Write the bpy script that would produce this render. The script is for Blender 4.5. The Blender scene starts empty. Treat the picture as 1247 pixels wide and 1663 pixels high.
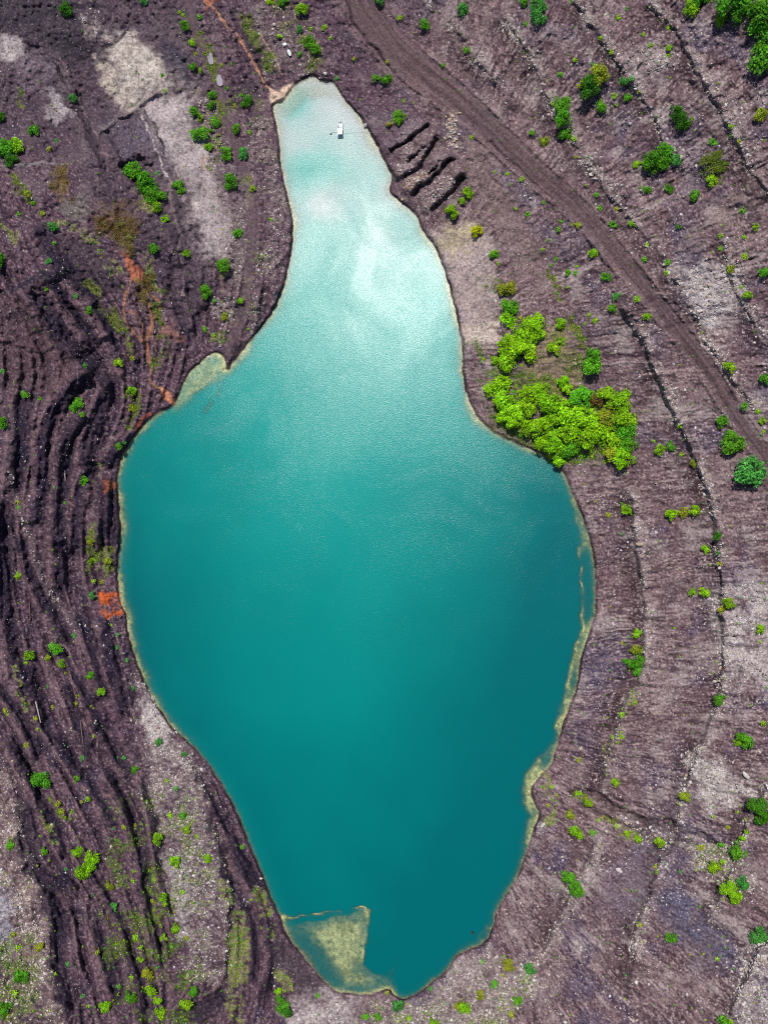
import bpy, math, random
import numpy as np
from mathutils import Matrix, Vector
rad = math.radians
C = bpy.context.scene.collection
scene = bpy.context.scene

# ------------------------------------------------------------------ camera, sky, sun, exposure
W0, H0 = 1247.0, 1663.0            # frame the plan was surveyed on
FOC = 1280.0                       # focal length in those units
NAD = (740.0, 960.0)               # point straight below the drone
CH = 215.0                         # flying height above the water, m
CX, CY = W0 / 2, H0 / 2
n = np.array([(NAD[0] - CX) / FOC, -(NAD[1] - CY) / FOC, -1.0]); n /= np.linalg.norm(n)
zw = -n
xw = np.array([1.0, 0, 0]); xw = xw - xw.dot(zw) * zw; xw /= np.linalg.norm(xw)
yw = np.cross(zw, xw)
ROT = np.stack([xw, yw, zw])
cam = bpy.data.cameras.new('camera')
cam.sensor_fit = 'VERTICAL'; cam.sensor_height = 36.0; cam.lens = 36.0 * FOC / H0
cam.clip_start = 1.0; cam.clip_end = 6000.0
camo = bpy.data.objects.new('camera', cam); C.objects.link(camo)
m4 = Matrix.Identity(4)
for i in range(3):
    for j in range(3):
        m4[i][j] = ROT[i, j]
m4[2][3] = CH
camo.matrix_world = m4
scene.camera = camo

SUN_ZEN, SUN_AZ = 23.0, 9.5       # zenith angle, degrees left of image-up (+Y)
sd = Vector((-math.sin(rad(SUN_ZEN)) * math.sin(rad(SUN_AZ)), math.sin(rad(SUN_ZEN)) * math.cos(rad(SUN_AZ)), math.cos(rad(SUN_ZEN))))
sl = bpy.data.lights.new('sun', 'SUN'); sl.energy = 4.6; sl.angle = rad(0.8); sl.color = (1.0, 0.965, 0.92)
so = bpy.data.objects.new('sun', sl); C.objects.link(so)
so.rotation_euler = sd.to_track_quat('Z', 'Y').to_euler(); so.location = (0, 0, 300)

world = bpy.data.worlds.new('World'); scene.world = world; world.use_nodes = True
nt = world.node_tree; nt.nodes.clear()
sky = nt.nodes.new('ShaderNodeTexSky'); sky.sky_type = 'NISHITA'; sky.sun_disc = False
sky.sun_elevation = rad(90 - SUN_ZEN); sky.sun_rotation = rad(-SUN_AZ)
bg = nt.nodes.new('ShaderNodeBackground'); bg.inputs['Strength'].default_value = 0.09
wo = nt.nodes.new('ShaderNodeOutputWorld')
nt.links.new(sky.outputs[0], bg.inputs[0]); nt.links.new(bg.outputs[0], wo.inputs[0])
scene.view_settings.view_transform = 'Standard'; scene.view_settings.look = 'None'
scene.view_settings.exposure = 0.0; scene.view_settings.gamma = 1.0; scene.view_settings.use_curve_mapping = False
scene.render.engine = 'CYCLES'
scene.cycles.use_denoising = False
scene.cycles.max_bounces = 5
scene.cycles.pixel_filter_type = 'BLACKMAN_HARRIS'; scene.cycles.filter_width = 1.05
GAIN = 1.45                        # what a level white card returns under this light

# ------------------------------------------------------------------ numeric helpers
def lin(c):
    c = np.asarray(c, float) / 255.0
    return np.where(c <= 0.04045, c / 12.92, ((c + 0.055) / 1.055) ** 2.4)
def alb(r, g, b):
    return (lin((r, g, b)) / GAIN).astype(np.float32)
def sstep(a, b, x):
    t = np.clip((x - a) / (b - a), 0, 1); return t * t * (3 - 2 * t)
def _hash(ix, iy, seed):
    h = (ix.astype(np.int64) * 374761393 + iy.astype(np.int64) * 668265263 + seed * 1442695041) & 0xFFFFFFFF
    h = ((h ^ (h >> 13)) * 1274126177) & 0xFFFFFFFF
    return ((h ^ (h >> 16)) & 0xFFFF).astype(np.float32) / 65535.0
def perlin(x, y, seed=0):
    ix = np.floor(x); iy = np.floor(y); fx = (x - ix).astype(np.float32); fy = (y - iy).astype(np.float32)
    ix = ix.astype(np.int64); iy = iy.astype(np.int64)
    def g(dx, dy):
        a = _hash(ix + dx, iy + dy, seed) * 6.2831853
        return np.cos(a) * (fx - dx) + np.sin(a) * (fy - dy)
    u = fx * fx * fx * (fx * (fx * 6 - 15) + 10); v = fy * fy * fy * (fy * (fy * 6 - 15) + 10)
    return ((g(0, 0) * (1 - u) + g(1, 0) * u) * (1 - v) + (g(0, 1) * (1 - u) + g(1, 1) * u) * v) * 1.5
def fbm(x, y, wl, octv, seed, gain=0.5):
    o = 0; a = 1.0; f = 1.0 / wl
    for k in range(octv):
        o = o + a * perlin(x * f + 17.3 * k, y * f - 9.1 * k, seed + k); a *= gain; f *= 2.03
    return o
def catmull(P, closed, n_=4):
    P = np.asarray(P, float); out = []; N = len(P)
    for i in range(N if closed else N - 1):
        if closed: a, b, c, d = P[i - 1], P[i], P[(i + 1) % N], P[(i + 2) % N]
        else: a, b, c, d = P[max(i - 1, 0)], P[i], P[i + 1], P[min(i + 2, N - 1)]
        for k in range(n_):
            t = k / n_
            out.append(0.5 * ((2 * b) + (-a + c) * t + (2 * a - 5 * b + 4 * c - d) * t * t + (-a + 3 * b - 3 * c + d) * t ** 3))
    if not closed: out.append(P[-1])
    return np.array(out)

# ------------------------------------------------------------------ survey grid
STEP = 1.6
inner = np.arange(-8, 1247 + 8, STEP)
mg = np.cumsum(2.2 * 1.06 ** np.arange(78)); mg = mg[mg < 3200]
us = np.concatenate([inner[0] - mg[::-1], inner, inner[-1] + mg])
innerv = np.arange(-8, 1663 + 8, STEP)
vs = np.concatenate([innerv[0] - mg[::-1], innerv, innerv[-1] + mg])
U, V = np.meshgrid(us, vs)
NV, NU = U.shape
def crop(x0, y0, x1, y1, pad):
    a, b = np.searchsorted(us, [x0 - pad, x1 + pad]); c, d = np.searchsorted(vs, [y0 - pad, y1 + pad])
    return (slice(max(c - 1, 0), min(d + 1, NV)), slice(max(a - 1, 0), min(b + 1, NU)))
# wobble used to keep drawn outlines irregular
WX = fbm(U, V, 26, 4, 50) * 5; WY = fbm(U, V, 26, 4, 60) * 5
def line_field(P, pad, smooth=True, wob=1.0):
    """nearest-segment distance, signed distance (+ on the right of travel), run length, overshoot past the ends"""
    P = catmull(P, False, 4) if smooth and len(P) > 2 else np.asarray(P, float)
    s = crop(P[:, 0].min(), P[:, 1].min(), P[:, 0].max(), P[:, 1].max(), pad)
    x = U[s] + WX[s] * wob; y = V[s] + WY[s] * wob
    best = np.full(x.shape, 1e9); sg = np.zeros(x.shape); run = np.zeros(x.shape); over = np.zeros(x.shape); acc = 0.0
    for i in range(len(P) - 1):
        a, b = P[i], P[i + 1]; d = b - a; L = math.hypot(*d) + 1e-9; d = d / L
        t = (x - a[0]) * d[0] + (y - a[1]) * d[1]
        c = (y - a[1]) * d[0] - (x - a[0]) * d[1]
        tc = np.clip(t, 0, L)
        q = c * c + (t - tc) ** 2
        mk = q < best
        best = np.where(mk, q, best); sg = np.where(mk, c, sg); run = np.where(mk, acc + tc, run)
        ov = np.zeros_like(t)
        if i == 0: ov = np.maximum(ov, -t)
        if i == len(P) - 2: ov = np.maximum(ov, t - L)
        over = np.where(mk, ov, over); acc += L
    return s, np.sqrt(best), sg, run, over
def inside(P, x, y):
    P = np.asarray(P, float); r = np.zeros(x.shape, bool); N = len(P)
    for i in range(N):
        (ax, ay), (bx, by) = P[i], P[(i + 1) % N]
        if ay == by: continue
        r ^= ((ay > y) != (by > y)) & (x < (bx - ax) * (y - ay) / (by - ay) + ax)
    return r
def poly_mask(P, soft, wob=1.5):
    P = np.asarray(P, float); s = crop(P[:, 0].min(), P[:, 1].min(), P[:, 0].max(), P[:, 1].max(), soft + 14)
    x = U[s] + WX[s] * wob; y = V[s] + WY[s] * wob
    q = np.full(x.shape, 1e9); N = len(P)
    for i in range(N):
        a = P[i]; d = P[(i + 1) % N] - a; L2 = d.dot(d) + 1e-9
        t = np.clip(((x - a[0]) * d[0] + (y - a[1]) * d[1]) / L2, 0, 1)
        q = np.minimum(q, (x - a[0] - t * d[0]) ** 2 + (y - a[1] - t * d[1]) ** 2)
    dd = np.sqrt(q); dd = np.where(inside(P, x, y), dd, -dd)
    return s, sstep(-soft, soft, dd)
def upsample(cu, cv, Z):
    iu = np.clip(np.interp(us, cu, np.arange(len(cu))), 0, len(cu) - 1.001); iv = np.clip(np.interp(vs, cv, np.arange(len(cv))), 0, len(cv) - 1.001)
    a = iu.astype(int); fa = (iu - a)[None, :]; b = iv.astype(int); fb = (iv - b)[:, None]
    return (Z[b][:, a] * (1 - fa) + Z[b][:, a + 1] * fa) * (1 - fb) + (Z[b + 1][:, a] * (1 - fa) + Z[b + 1][:, a + 1] * fa) * fb

# ------------------------------------------------------------------ the survey: shoreline, benches, ditches, road
SHORE = [(444,172),(461,162),(471,148),(481,136),(495,129),(508,123),(517,128),(526,133),(541,133),(553,152),(568,173),(582,187),(595,206),(615,242),(628,268),(637,285),
 (632,306),(640,320),(656,333),(676,350),(686,374),(700,392),(711,412),(726,456),(738,499),(745,537),(750,565),(752,617),(760,645),(773,673),(797,699),(825,713),(848,725),
 (872,734),(895,748),(916,772),(928,800),(938,822),(949,851),(957,878),(963,905),(966,950),(965,992),(953,1036),(942,1070),(934,1118),(914,1173),(901,1221),(893,1243),
 (872,1264),(862,1280),(865,1300),(874,1322),(866,1345),(856,1375),(842,1418),(820,1455),(805,1482),(798,1509),(784,1531),(760,1541),(740,1553),(723,1577),(700,1594),
 (683,1609),(659,1621),(641,1616),(632,1606),(602,1614),(562,1612),(538,1604),(518,1583),(494,1553),(472,1526),(462,1507),(455,1487),(440,1455),(425,1415),(405,1370),
 (390,1330),(370,1290),(345,1250),(318,1215),(290,1190),(262,1155),(240,1115),(225,1080),(210,1035),(206,1000),(195,970),(192,920),(197,870),(194,820),(192,775),(200,740),
 (220,708),(240,684),(262,668),(277,662),(288,650),(297,625),(308,606),(330,585),(347,573),(362,577),(369,597),(377,590),(392,573),(405,555),(430,525),(452,490),(466,448),
 (474,400),(475,355),(466,313),(457,269),(454,229),(447,195)]
SH = catmull(SHORE, True, 3)
cu = np.unique(np.concatenate([us[us < -8][::3], np.arange(-8, 1260, 4.0), us[us > 1255][::3]])); cv = np.unique(np.concatenate([vs[vs < -8][::3], np.arange(-8, 1676, 4.0), vs[vs > 1671][::3]]))
gu, gv = np.meshgrid(cu, cv)
q = np.full(gu.shape, 1e12)
for i in range(len(SH)):
    a = SH[i]; d = SH[(i + 1) % len(SH)] - a; L2 = d.dot(d) + 1e-9
    t = np.clip(((gu - a[0]) * d[0] + (gv - a[1]) * d[1]) / L2, 0, 1)
    q = np.minimum(q, (gu - a[0] - t * d[0]) ** 2 + (gv - a[1] - t * d[1]) ** 2)
sdist = np.sqrt(q); sdist = np.where(inside(SH, gu, gv), -sdist, sdist)
S0 = upsample(cu, cv, sdist)
S = S0 + fbm(U, V, 16, 3, 11) * 1.6

ROAD = [(560,-60),(585,0),(612,42),(646,84),(703,130),(743,163),(782,198),(820,233),(871,281),(923,325),(967,372),(1000,412),(1037,456),(1074,504),(1112,551),(1150,602),(1182,654),(1220,711),(1250,752),(1300,830)]
TRACK = [(300,-20),(312,30),(330,75),(345,112),(357,140),(364,185),(384,235),(400,285),(412,330),(410,400),(402,455),(398,500),(380,545),(366,575)]
# benches of the left wall: centre line of each steep face (drawn top to bottom), face width, height
FACES = [
 ([(178,622),(159,681),(146,717),(140,765),(130,800),(127,841),(122,885)],15,3.6), ([(137,680),(116,705),(107,729),(104,765),(101,795),(96,836),(97,884),(102,945)],17,4.2),
 ([(140,612),(113,640),(91,664),(77,700),(71,740),(70,788),(62,840)],16,4.0), ([(40,640),(36,690),(30,740),(26,790)],20,3.4),
 ([(56,470),(80,515),(104,550),(128,575),(150,590)],20,4.4), ([(80,446),(108,493),(132,524),(152,552)],13,3.4), ([(104,425),(122,452),(146,482),(165,508),(182,536)],16,4.0),
 ([(66,372),(80,400),(100,436)],18,3.4), ([(140,590),(165,611),(182,630)],14,2.6), ([(178,790),(178,830),(177,868)],26,5.0), ([(8,820),(10,900),(15,1000),(26,1070),(46,1130)],17,3.6),
 ([(34,880),(50,932),(82,992),(104,1032)],13,3.0), ([(128,1002),(144,1041),(159,1089),(170,1120)],12,2.6), ([(172,1015),(178,1060),(190,1105),(200,1150)],14,2.6),
 ([(20,1205),(44,1255),(64,1293),(85,1337),(103,1372)],14,3.4), ([(38,1310),(45,1385),(72,1428),(108,1428)],24,3.8), ([(8,1125),(40,1172),(62,1226)],12,3.0),
 ([(46,1085),(60,1128),(72,1174),(92,1201),(122,1245),(149,1276),(179,1326)],12,3.2), ([(110,1118),(130,1178),(147,1230)],11,2.6), ([(130,1105),(152,1154),(172,1198),(193,1230),(206,1250)],13,3.4),
 ([(181,1262),(203,1310),(217,1350),(230,1391),(235,1438),(250,1506),(258,1545)],12,3.4), ([(236,1280),(252,1330),(260,1405)],10,2.6), ([(313,1246),(350,1312),(372,1352)],10,2.6),
 ([(340,1330),(359,1405),(372,1438),(377,1506),(371,1555)],14,3.4), ([(380,1372),(408,1425),(424,1450)],20,3.6), ([(398,1468),(413,1523),(412,1585)],15,3.4),
 ([(76,1450),(98,1506),(90,1557),(110,1630)],22,3.0), ([(160,1515),(176,1564),(190,1612)],13,2.8), ([(203,1515),(220,1574),(233,1625),(236,1670)],13,3.2), ([(300,1652),(330,1638),(362,1622)],26,3.0),
 ([(143,1410),(180,1465),(192,1490)],10,2.6), ([(150,300),(190,345)],10,1.0), ([(168,190),(182,230),(198,262),(212,292)],7,1.4), ([(118,135),(140,200),(158,240),(180,285)],7,1.4),
 ([(205,720),(190,735),(178,752)],14,2.8), ([(20,470),(60,452),(100,436)],9,1.8), ([(440,1500),(446,1560),(430,1620)],20,2.4), ([(262,500),(278,440),(262,400)],8,-1.2), ([(300,560),(320,520),(335,495)],12,-1.6)]
# ditches and grooves: centre line, half width, depth, step to the outer side
GROOVES = [
 ([(560,-10),(575,37),(609,81),(642,118)],3,.8,.6), ([(820,34),(841,65),(865,110),(888,164),(933,240),(960,281),(984,318),(1012,346),(1039,380),(1073,418),(1102,471),(1131,522),(1159,579),(1192,626),(1225,664)],3.5,.6,1.3),
 ([(933,7),(957,41),(991,89),(1025,137),(1056,185),(1077,233),(1104,274)],3.5,.7,1.3), ([(1056,10),(1087,41),(1118,96),(1142,137),(1169,181),(1193,233),(1224,288),(1245,315)],3.5,.7,1.3),
 ([(1173,400),(1192,470),(1225,532),(1244,555)],3,.5,1.2), ([(1008,508),(1037,546),(1060,602),(1088,664),(1112,715),(1135,767),(1150,815),(1162,875),(1169,937),(1169,992),(1173,1040),(1166,1129),(1149,1180),(1131,1222),(1114,1264),(1100,1306),(1095,1339),(1073,1384),(1061,1423),(1048,1464),(1031,1503),(1025,1562),(1017,1598)],3.5,1.0,1.6),
 ([(1015,800),(1025,834),(1032,903),(1042,961),(1044,1012),(1039,1091),(1012,1142),(995,1187),(984,1228),(972,1283)],4,1.2,1.5), ([(964,1367),(947,1411),(925,1445),(908,1487),(885,1541)],3.5,.8,1.2),
 ([(1240,1280),(1209,1339),(1192,1400),(1167,1456),(1150,1490)],3.5,.7,1.2), ([(1245,1526),(1226,1551),(1203,1598),(1184,1643)],3.5,.9,1.4),
 ([(926,1284),(970,1289),(995,1311),(1056,1336),(1087,1334),(1100,1364),(1078,1386)],5,2.2,-.4), ([(942,1309),(981,1325),(1039,1356),(1073,1381)],4,1.5,0), ([(1106,1353),(1137,1356),(1168,1375)],4.5,1.5,0), ([(1137,1395),(1176,1431)],4,1.2,0),
 ([(636,246),(652,236),(668,224),(694,206)],3.2,2.15,1.2), ([(655,290),(685,265),(700,243),(708,224)],4.2,2.3,1.7), ([(672,314),(705,287),(732,259)],4.2,2.3,1.7), ([(700,341),(730,315),(752,288)],4.2,2.3,1.7), ([(664,262),(690,240)],2.5,2.15,.8), ([(695,280),(716,262)],2.5,2.15,.8),
 ([(764,195),(774,253),(797,290),(822,310)],2.5,.7,0), ([(795,232),(820,252),(851,284),(888,318),(923,349),(947,383),(968,412),(1000,452)],2.5,.8,.4),
 ([(737,50),(770,98),(800,130)],3,.5,.9), ([(350,10),(375,50),(405,110),(432,140)],3,.9,0), ([(118,118),(140,170),(158,215)],3,1.0,0)]
SEAMS = [([(693,0),(737,50),(770,98),(810,140)],5), ([(858,850),(900,848)],2)]
TR = rad
# ------------------------------------------------------------------ elevation
am = np.array([600., 600.]); bm = np.array([640., 1150.]); dm = bm - am; LM = math.hypot(*dm); dm = dm / LM
tt = np.clip((U - am[0]) * dm[0] + (V - am[1]) * dm[1], 0, LM)
nx = U - am[0] - dm[0] * tt; ny = V - am[1] - dm[1] * tt; RHO = np.hypot(nx, ny) + 1e-6
side = np.where(nx > 0, 1.0, -1.0)
ang = np.arctan2(ny, nx * side)
ARC = tt + ang * 450 + side * 4000
ARC = ARC + 3.2 * fbm(U, V, 34, 3, 13) + 12 * perlin(U / 120.0, V / 120.0, 14); RHO = RHO + 10 * fbm(U, V, 40, 2, 15)
SEAMW = 1 - sstep(1.25, 1.5, np.abs(ang))
RIGHT = sstep(-120, 160, U - 600 + (V - 831) * 0.06)       # 1 on the right wall
LEFT = 1 - RIGHT
M = np.maximum(S, 0) * 0.168
slope = 0.30 * RIGHT + 0.26 * LEFT
topf = sstep(420, 120, V) * LEFT
slope = slope * (1 - 0.45 * topf)
Z = 0.9 * sstep(0, 5, S) + slope * M
Z = np.where(Z > 34, 34 + 16 * (1 - np.exp(-(Z - 34) / 16)), Z)
ditch_shade = np.zeros_like(Z); facem = np.zeros_like(Z); rim = np.zeros_like(Z); inb = np.zeros_like(Z); outb = np.zeros_like(Z)
for P, w, h in FACES:
    w = w * (1.3 if P[0][0] < 300 and P[0][1] > 300 else 1.0)
    s, d, sg, run, over = line_field(P, 150)
    endt = np.exp(-(over / 12.0) ** 2)
    up = sstep(-w * 0.5, w * 0.5, sg) * np.exp(-np.maximum(sg - w * 0.5, 0) / 38.0)
    Z[s] += h * 0.62 * up * endt * np.where(d < 150, 1, 0)
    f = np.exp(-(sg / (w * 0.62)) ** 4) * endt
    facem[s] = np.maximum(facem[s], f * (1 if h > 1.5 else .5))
    rim[s] = np.maximum(rim[s], np.exp(-((sg - w * .85) / (w * .30)) ** 2) * endt)
for P, w, dep, st in GROOVES:
    st *= 1.5
    s, d, sg, run, over = line_field(P, 90, wob=.9 if dep > 2.1 else .7)
    endt = np.exp(-(over / 9.0) ** 2)
    # the outer (uphill) side lies to the left of travel on the right wall
    up = sstep(-5, 5, -sg) * np.exp(-np.maximum(-sg - 5, 0) / 45.0)
    if st >= .9:
        inb[s] = np.maximum(inb[s], sstep(-4, 2, sg) * (1 - sstep(8, 42, sg)) * endt); outb[s] = np.maximum(outb[s], sstep(-2, 5, -sg) * (1 - sstep(6, 30, -sg)) * endt)
    brk_ = np.clip(.75 + .9 * perlin(run / 30.0, run * 0 + w + dep * 7, 40) + .4 * perlin(run / 9.0, run * 0 + dep, 41), .12, 1.3)
    if dep > 2.1: brk_ = np.clip(brk_ * .7 + .4, .45, 1.3)
    wk = 1.0 if dep > 2.1 else 1.0 if dep > 1.4 else .62
    Z[s] += st * up * endt * np.clip(brk_ + .25, .3, 1) * (.55 if P[0][1] < 420 else 1) - dep * wk * brk_ * np.exp(-(d / w) ** 2) * endt
    ditch_shade[s] = np.maximum(ditch_shade[s], np.exp(-(d / (w * .8 * wk)) ** 2) * endt * brk_ * min(1.0, 0.02 + dep * 0.27))
sroad, droad, sgroad, runroad, ov_ = line_field(ROAD, 60, wob=.25)
wroad = np.interp(runroad, [0, 200, 420, 700, 1100], [31, 27, 20, 15, 12.5])
road = np.zeros_like(Z); road[sroad] = 1 - sstep(wroad - 8, wroad + 5, droad + 3.5 * fbm(U[sroad], V[sroad], 22, 3, 44))
strack, dtrack, sgtrack, runtrack, _ = line_field(TRACK, 30, wob=.35)
track = np.zeros_like(Z); track[strack] = 1 - sstep(5.5, 9, dtrack)
smooth = np.clip(road + track, 0, 1)
Zr = Z.copy()
rough = (1 - 0.85 * smooth) * sstep(-2, 10, S)
# bedding that runs along the left terraces: noise averaged along the benches' own direction
ls = crop(-8, -8, 480, 1671, 0)
lx, ly = U[ls], V[ls]; tx = np.zeros(lx.shape); ty = np.zeros(lx.shape)
DIRS = [P for P, w, h in FACES if h > 2.2] + [[(300,-10),(340,90),(360,180)],[(200,160),(250,260),(300,400)],[(30,60),(110,150),(170,290)],[(240,440),(290,540),(260,640)],[(410,300),(405,400),(390,500)],[(225,1150),(290,1330),(340,1500)],[(0,1300),(40,1450),(70,1650)],[(60,0),(130,100),(190,180)],[(420,20),(440,100),(450,130)]]
for P in DIRS:
    for (ax, ay), (bx, by) in zip(P[:-1], P[1:]):
        d_ = math.hypot(bx - ax, by - ay); n_ = max(1, int(d_ / 25))
        for k in range(n_):
            f_ = (k + .5) / n_; wgt = 1 / (((lx - ax - (bx - ax) * f_) ** 2 + (ly - ay - (by - ay) * f_) ** 2) + 200.0) ** 1.5
            sg_ = 1 if by >= ay else -1
            tx += wgt * (bx - ax) / d_ * sg_; ty += wgt * (by - ay) / d_ * sg_
tn = np.hypot(tx, ty) + 1e-12; tx /= tn; ty /= tn
bed1 = np.zeros(lx.shape); bed2 = np.zeros(lx.shape); bed3 = np.zeros(lx.shape)
i0 = np.arange(lx.shape[0])[:, None]; j0 = np.arange(lx.shape[1])[None, :]
for sgn in (1, -1):
    px_ = lx.copy(); py_ = ly.copy()
    for k in range(13):
        ii = np.clip(np.searchsorted(vs[ls[0]], py_.ravel()), 0, lx.shape[0] - 1); jj = np.clip(np.searchsorted(us[ls[1]], px_.ravel()), 0, lx.shape[1] - 1)
        dx_ = tx[ii, jj].reshape(lx.shape); dy_ = ty[ii, jj].reshape(lx.shape)
        bed1 += perlin(px_ / 21.0, py_ / 21.0, 201); bed2 += perlin(px_ / 9.0, py_ / 9.0, 202)
        if k < 7: bed3 += perlin(px_ / 3.4, py_ / 3.4, 203)
        wob_ = .55 * sgn * perlin(px_ / 16.0, py_ / 16.0, 206); px_ = px_ + sgn * dx_ * 3.4 - dy_ * wob_; py_ = py_ + sgn * dy_ * 3.4 + dx_ * wob_
bed1 /= bed1.std(); bed2 /= bed2.std(); bed3 /= bed3.std()
BED = np.zeros_like(Z); BED1 = np.zeros_like(Z); fadeL = sstep(475, 430, lx) * np.clip(LEFT[ls] * 1.6, 0, 1)
BED[ls] = (bed1 * .5 + bed2 * .65 + bed3 * .4) * fadeL; BED1[ls] = (bed1 * .8 + bed2 * .5) * fadeL
scr = np.zeros_like(Z)
for P in ([(222,1108),(242,1122),(318,1225),(350,1370),(368,1520),(350,1600),(310,1590),(268,1420),(232,1220)],[(-10,1230),(18,1280),(62,1450),(95,1670),(-10,1670)]):
    s, m = poly_mask(P, 12); scr[s] = np.maximum(scr[s], m)
BEDW = (1 - .75 * scr) * (.62 + .38 * sstep(380, 470, V)) * sstep(2, 12, S) * LEFT
Z = Z + rough * BEDW * BED1 * (.22 + .30 * sstep(380, 470, V))
# rills down the right wall, averaged along the fall line
rs_ = crop(560, -8, 1255, 1671, 0); lx, ly = U[rs_], V[rs_]
dx_ = (nx / (np.hypot(nx, ny) + 1e-6))[rs_]; dy_ = (ny / (np.hypot(nx, ny) + 1e-6))[rs_]
ra = np.zeros(lx.shape); rb_ = np.zeros(lx.shape)
wv1 = 3.4 * fbm(lx, ly, 38, 3, 214)
for k in range(-11, 12):
    qx = lx + dx_ * 3.4 * k - dy_ * (wv1 + .012 * k * k * 3); qy = ly + dy_ * 3.4 * k + dx_ * (wv1 + .012 * k * k * 3)
    ra += perlin(qx / 13.0, qy / 13.0, 211)
    if abs(k) < 5: rb_ += perlin(qx / 4.0, qy / 4.0, 212)
ra /= ra.std(); rb_ /= rb_.std()
RIL = np.zeros_like(Z); RIL[rs_] = (ra * .6 + rb_ * .6) * sstep(565, 640, lx)
RILW = (.18 + .82 * sstep(-.35, .65, fbm(U, V, 75, 4, 17))) * RIGHT
Z = Z + rough * RILW * RIL * .17
rillw = (.35 + .65 * sstep(-.4, .6, fbm(U, V, 90, 2, 16))) * (1 - .6 * LEFT)
rill = (perlin(ARC / 7.0, RHO / 45.0, 3) + 0.6 * perlin(ARC / 3.6, RHO / 26.0, 4)) * rillw + 0.55 * perlin(ARC / 19.0, RHO / 80.0, 5)
Z = Z + rough * SEAMW * rill * (0.24 * RIGHT + 0.22 * LEFT + 0.22 * facem)
Z = Z + rough * (fbm(U, V, 130, 3, 21) * 1.0 + fbm(U, V, 30, 2, 22) * 0.55)
for P in ([(182,60),(212,48),(260,100),(278,115),(265,145),(234,164),(208,178),(190,115)],[(236,176),(278,150),(312,162),(308,200),(338,250),(364,335),(372,372),(368,420),(340,420),(308,302),(255,222)],[(692,384),(778,368),(800,410),(806,480),(812,552),(770,568),(744,505)],[(-10,52),(40,78),(20,94)]):
    s, m = poly_mask(P, 10); rough[s] *= 1 - .65 * m
lumps = fbm(U, V, 9, 3, 23)
Z = Z + rough * lumps * (0.26 + 0.22 * LEFT)
Z[sroad] += road[sroad] * (0.10 * np.cos(sgroad / 2.2) * np.exp(-(sgroad / 9) ** 2))
Z[sroad] += 0.45 * np.exp(-((droad - wroad - 3) / 3.0) ** 2) * sstep(-2, 10, S[sroad])
# low berm across the pale terrace
s, d, sg, run, over = line_field([(163,213),(216,182),(265,147)], 12); Z[s] += 0.8 * np.exp(-(d / 3.5) ** 2) * np.exp(-(over / 6) ** 2)
# pit behind the tree clump
s, d, sg, run, over = line_field([(208,272),(226,262),(243,272)], 40); Z[s] -= 2.2 * np.exp(-(d / 9) ** 2)
# undercut shoreline and keep land out of the water
Z = np.where(S > 0, np.maximum(Z, 0.12 + 0.10 * np.minimum(S, 6)), Z)
# lake bed: narrow shelf, then a steep drop; shoals drawn below
shelf = 6.0 + 6.5 * fbm(U, V, 80, 3, 31)
shelf = np.clip(shelf, 2.2, 16); shelf = np.where((U > 880) & (V > 780), np.minimum(shelf, 3.0), shelf)
shelf = np.where((U < 470) & (V > 1200) & (V < 1480), 2.5, shelf)
shelf = np.where((U > 640) & (V > 1380), np.minimum(shelf, 4.5), shelf)
D = np.maximum(-S, 0)
dep = 0.10 * np.minimum(D, 3) / 3 + 0.35 * np.minimum(D / shelf, 1) + np.maximum(D - shelf, 0) * 0.115
stp = np.clip(np.maximum(((U < 475) & (V > 1205) & (V < 1485)) * 1.0, ((U > 645) & (V > 1370) & (S0 > -40)) * .8), 0, 1) + sstep(-.05, .45, fbm(U, V, 70, 3, 37)) * .55
dep = dep + np.clip(stp, 0, 1) * .55 * sstep(.3, 2.2, D)
dep = np.minimum(dep, 7.0)
n2w = fbm(U, V, 22, 3, 35)
def shoal(P, depth, soft, line=None):
    global dep
    if line:
        s, d, sg, run, over = line_field(P, 60, wob=.8); m = np.exp(-(d / line) ** 2) * np.clip(.9 + .5 * n2w[s], .3, 1)
    else:
        s, m = poly_mask(P, soft, .8)
    dep[s] = np.where(S[s] < 0, np.minimum(dep[s], depth * m + dep[s] * (1 - m)), dep[s])
shoal([(464,1507),(500,1493),(545,1483),(585,1476),(599,1478),(601,1505),(596,1535),(590,1562),(612,1580),(637,1588),(632,1608),(570,1612),(520,1590),(490,1552)], 0.66, 6)
shoal([(505,1510),(560,1492),(590,1495),(585,1545),(575,1580),(605,1592),(590,1602),(556,1592),(535,1560)], 0.24, 12)
shoal([(457,1492),(470,1491),(500,1487),(540,1480),(585,1474),(598,1478)], 0.08, 0, 6)
shoal([(596,1476),(600,1505),(594,1535),(588,1560)], 0.12, 0, 7)
shoal([(590,1585),(615,1592),(632,1585),(645,1560),(652,1548)], 0.9, 0, 8)
shoal([(941,890),(943,930),(946,985),(944,1020),(935,1060),(925,1100),(915,1145),(905,1180)], 0.14, 0, 7)
shoal([(928,815),(940,850),(946,885)], 0.32, 0, 7)
shoal([(895,1212),(870,1228),(853,1255),(846,1285),(852,1318),(866,1330),(870,1300),(868,1270)], 0.16, 12)
shoal([(300,625),(320,595),(345,580),(366,590),(358,615),(335,640),(305,655),(285,668)], 0.30, 12)
shoal([(370,598),(350,640),(332,668)], 0.55, 0, 9)
shoal([(345,574),(368,584),(362,600)], 0.12, 0, 8)
shoal([(444,185),(455,168),(480,145),(508,130),(540,140),(548,160),(500,165),(470,195)], 0.5, 12)
shoal([(780,1520),(790,1508)], 0.5, 0, 7)
Z = np.where(S <= 0, -dep + fbm(U, V, 8, 3, 33) * 0.05, Z)
Z = np.maximum(Z, -7.5)
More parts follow.
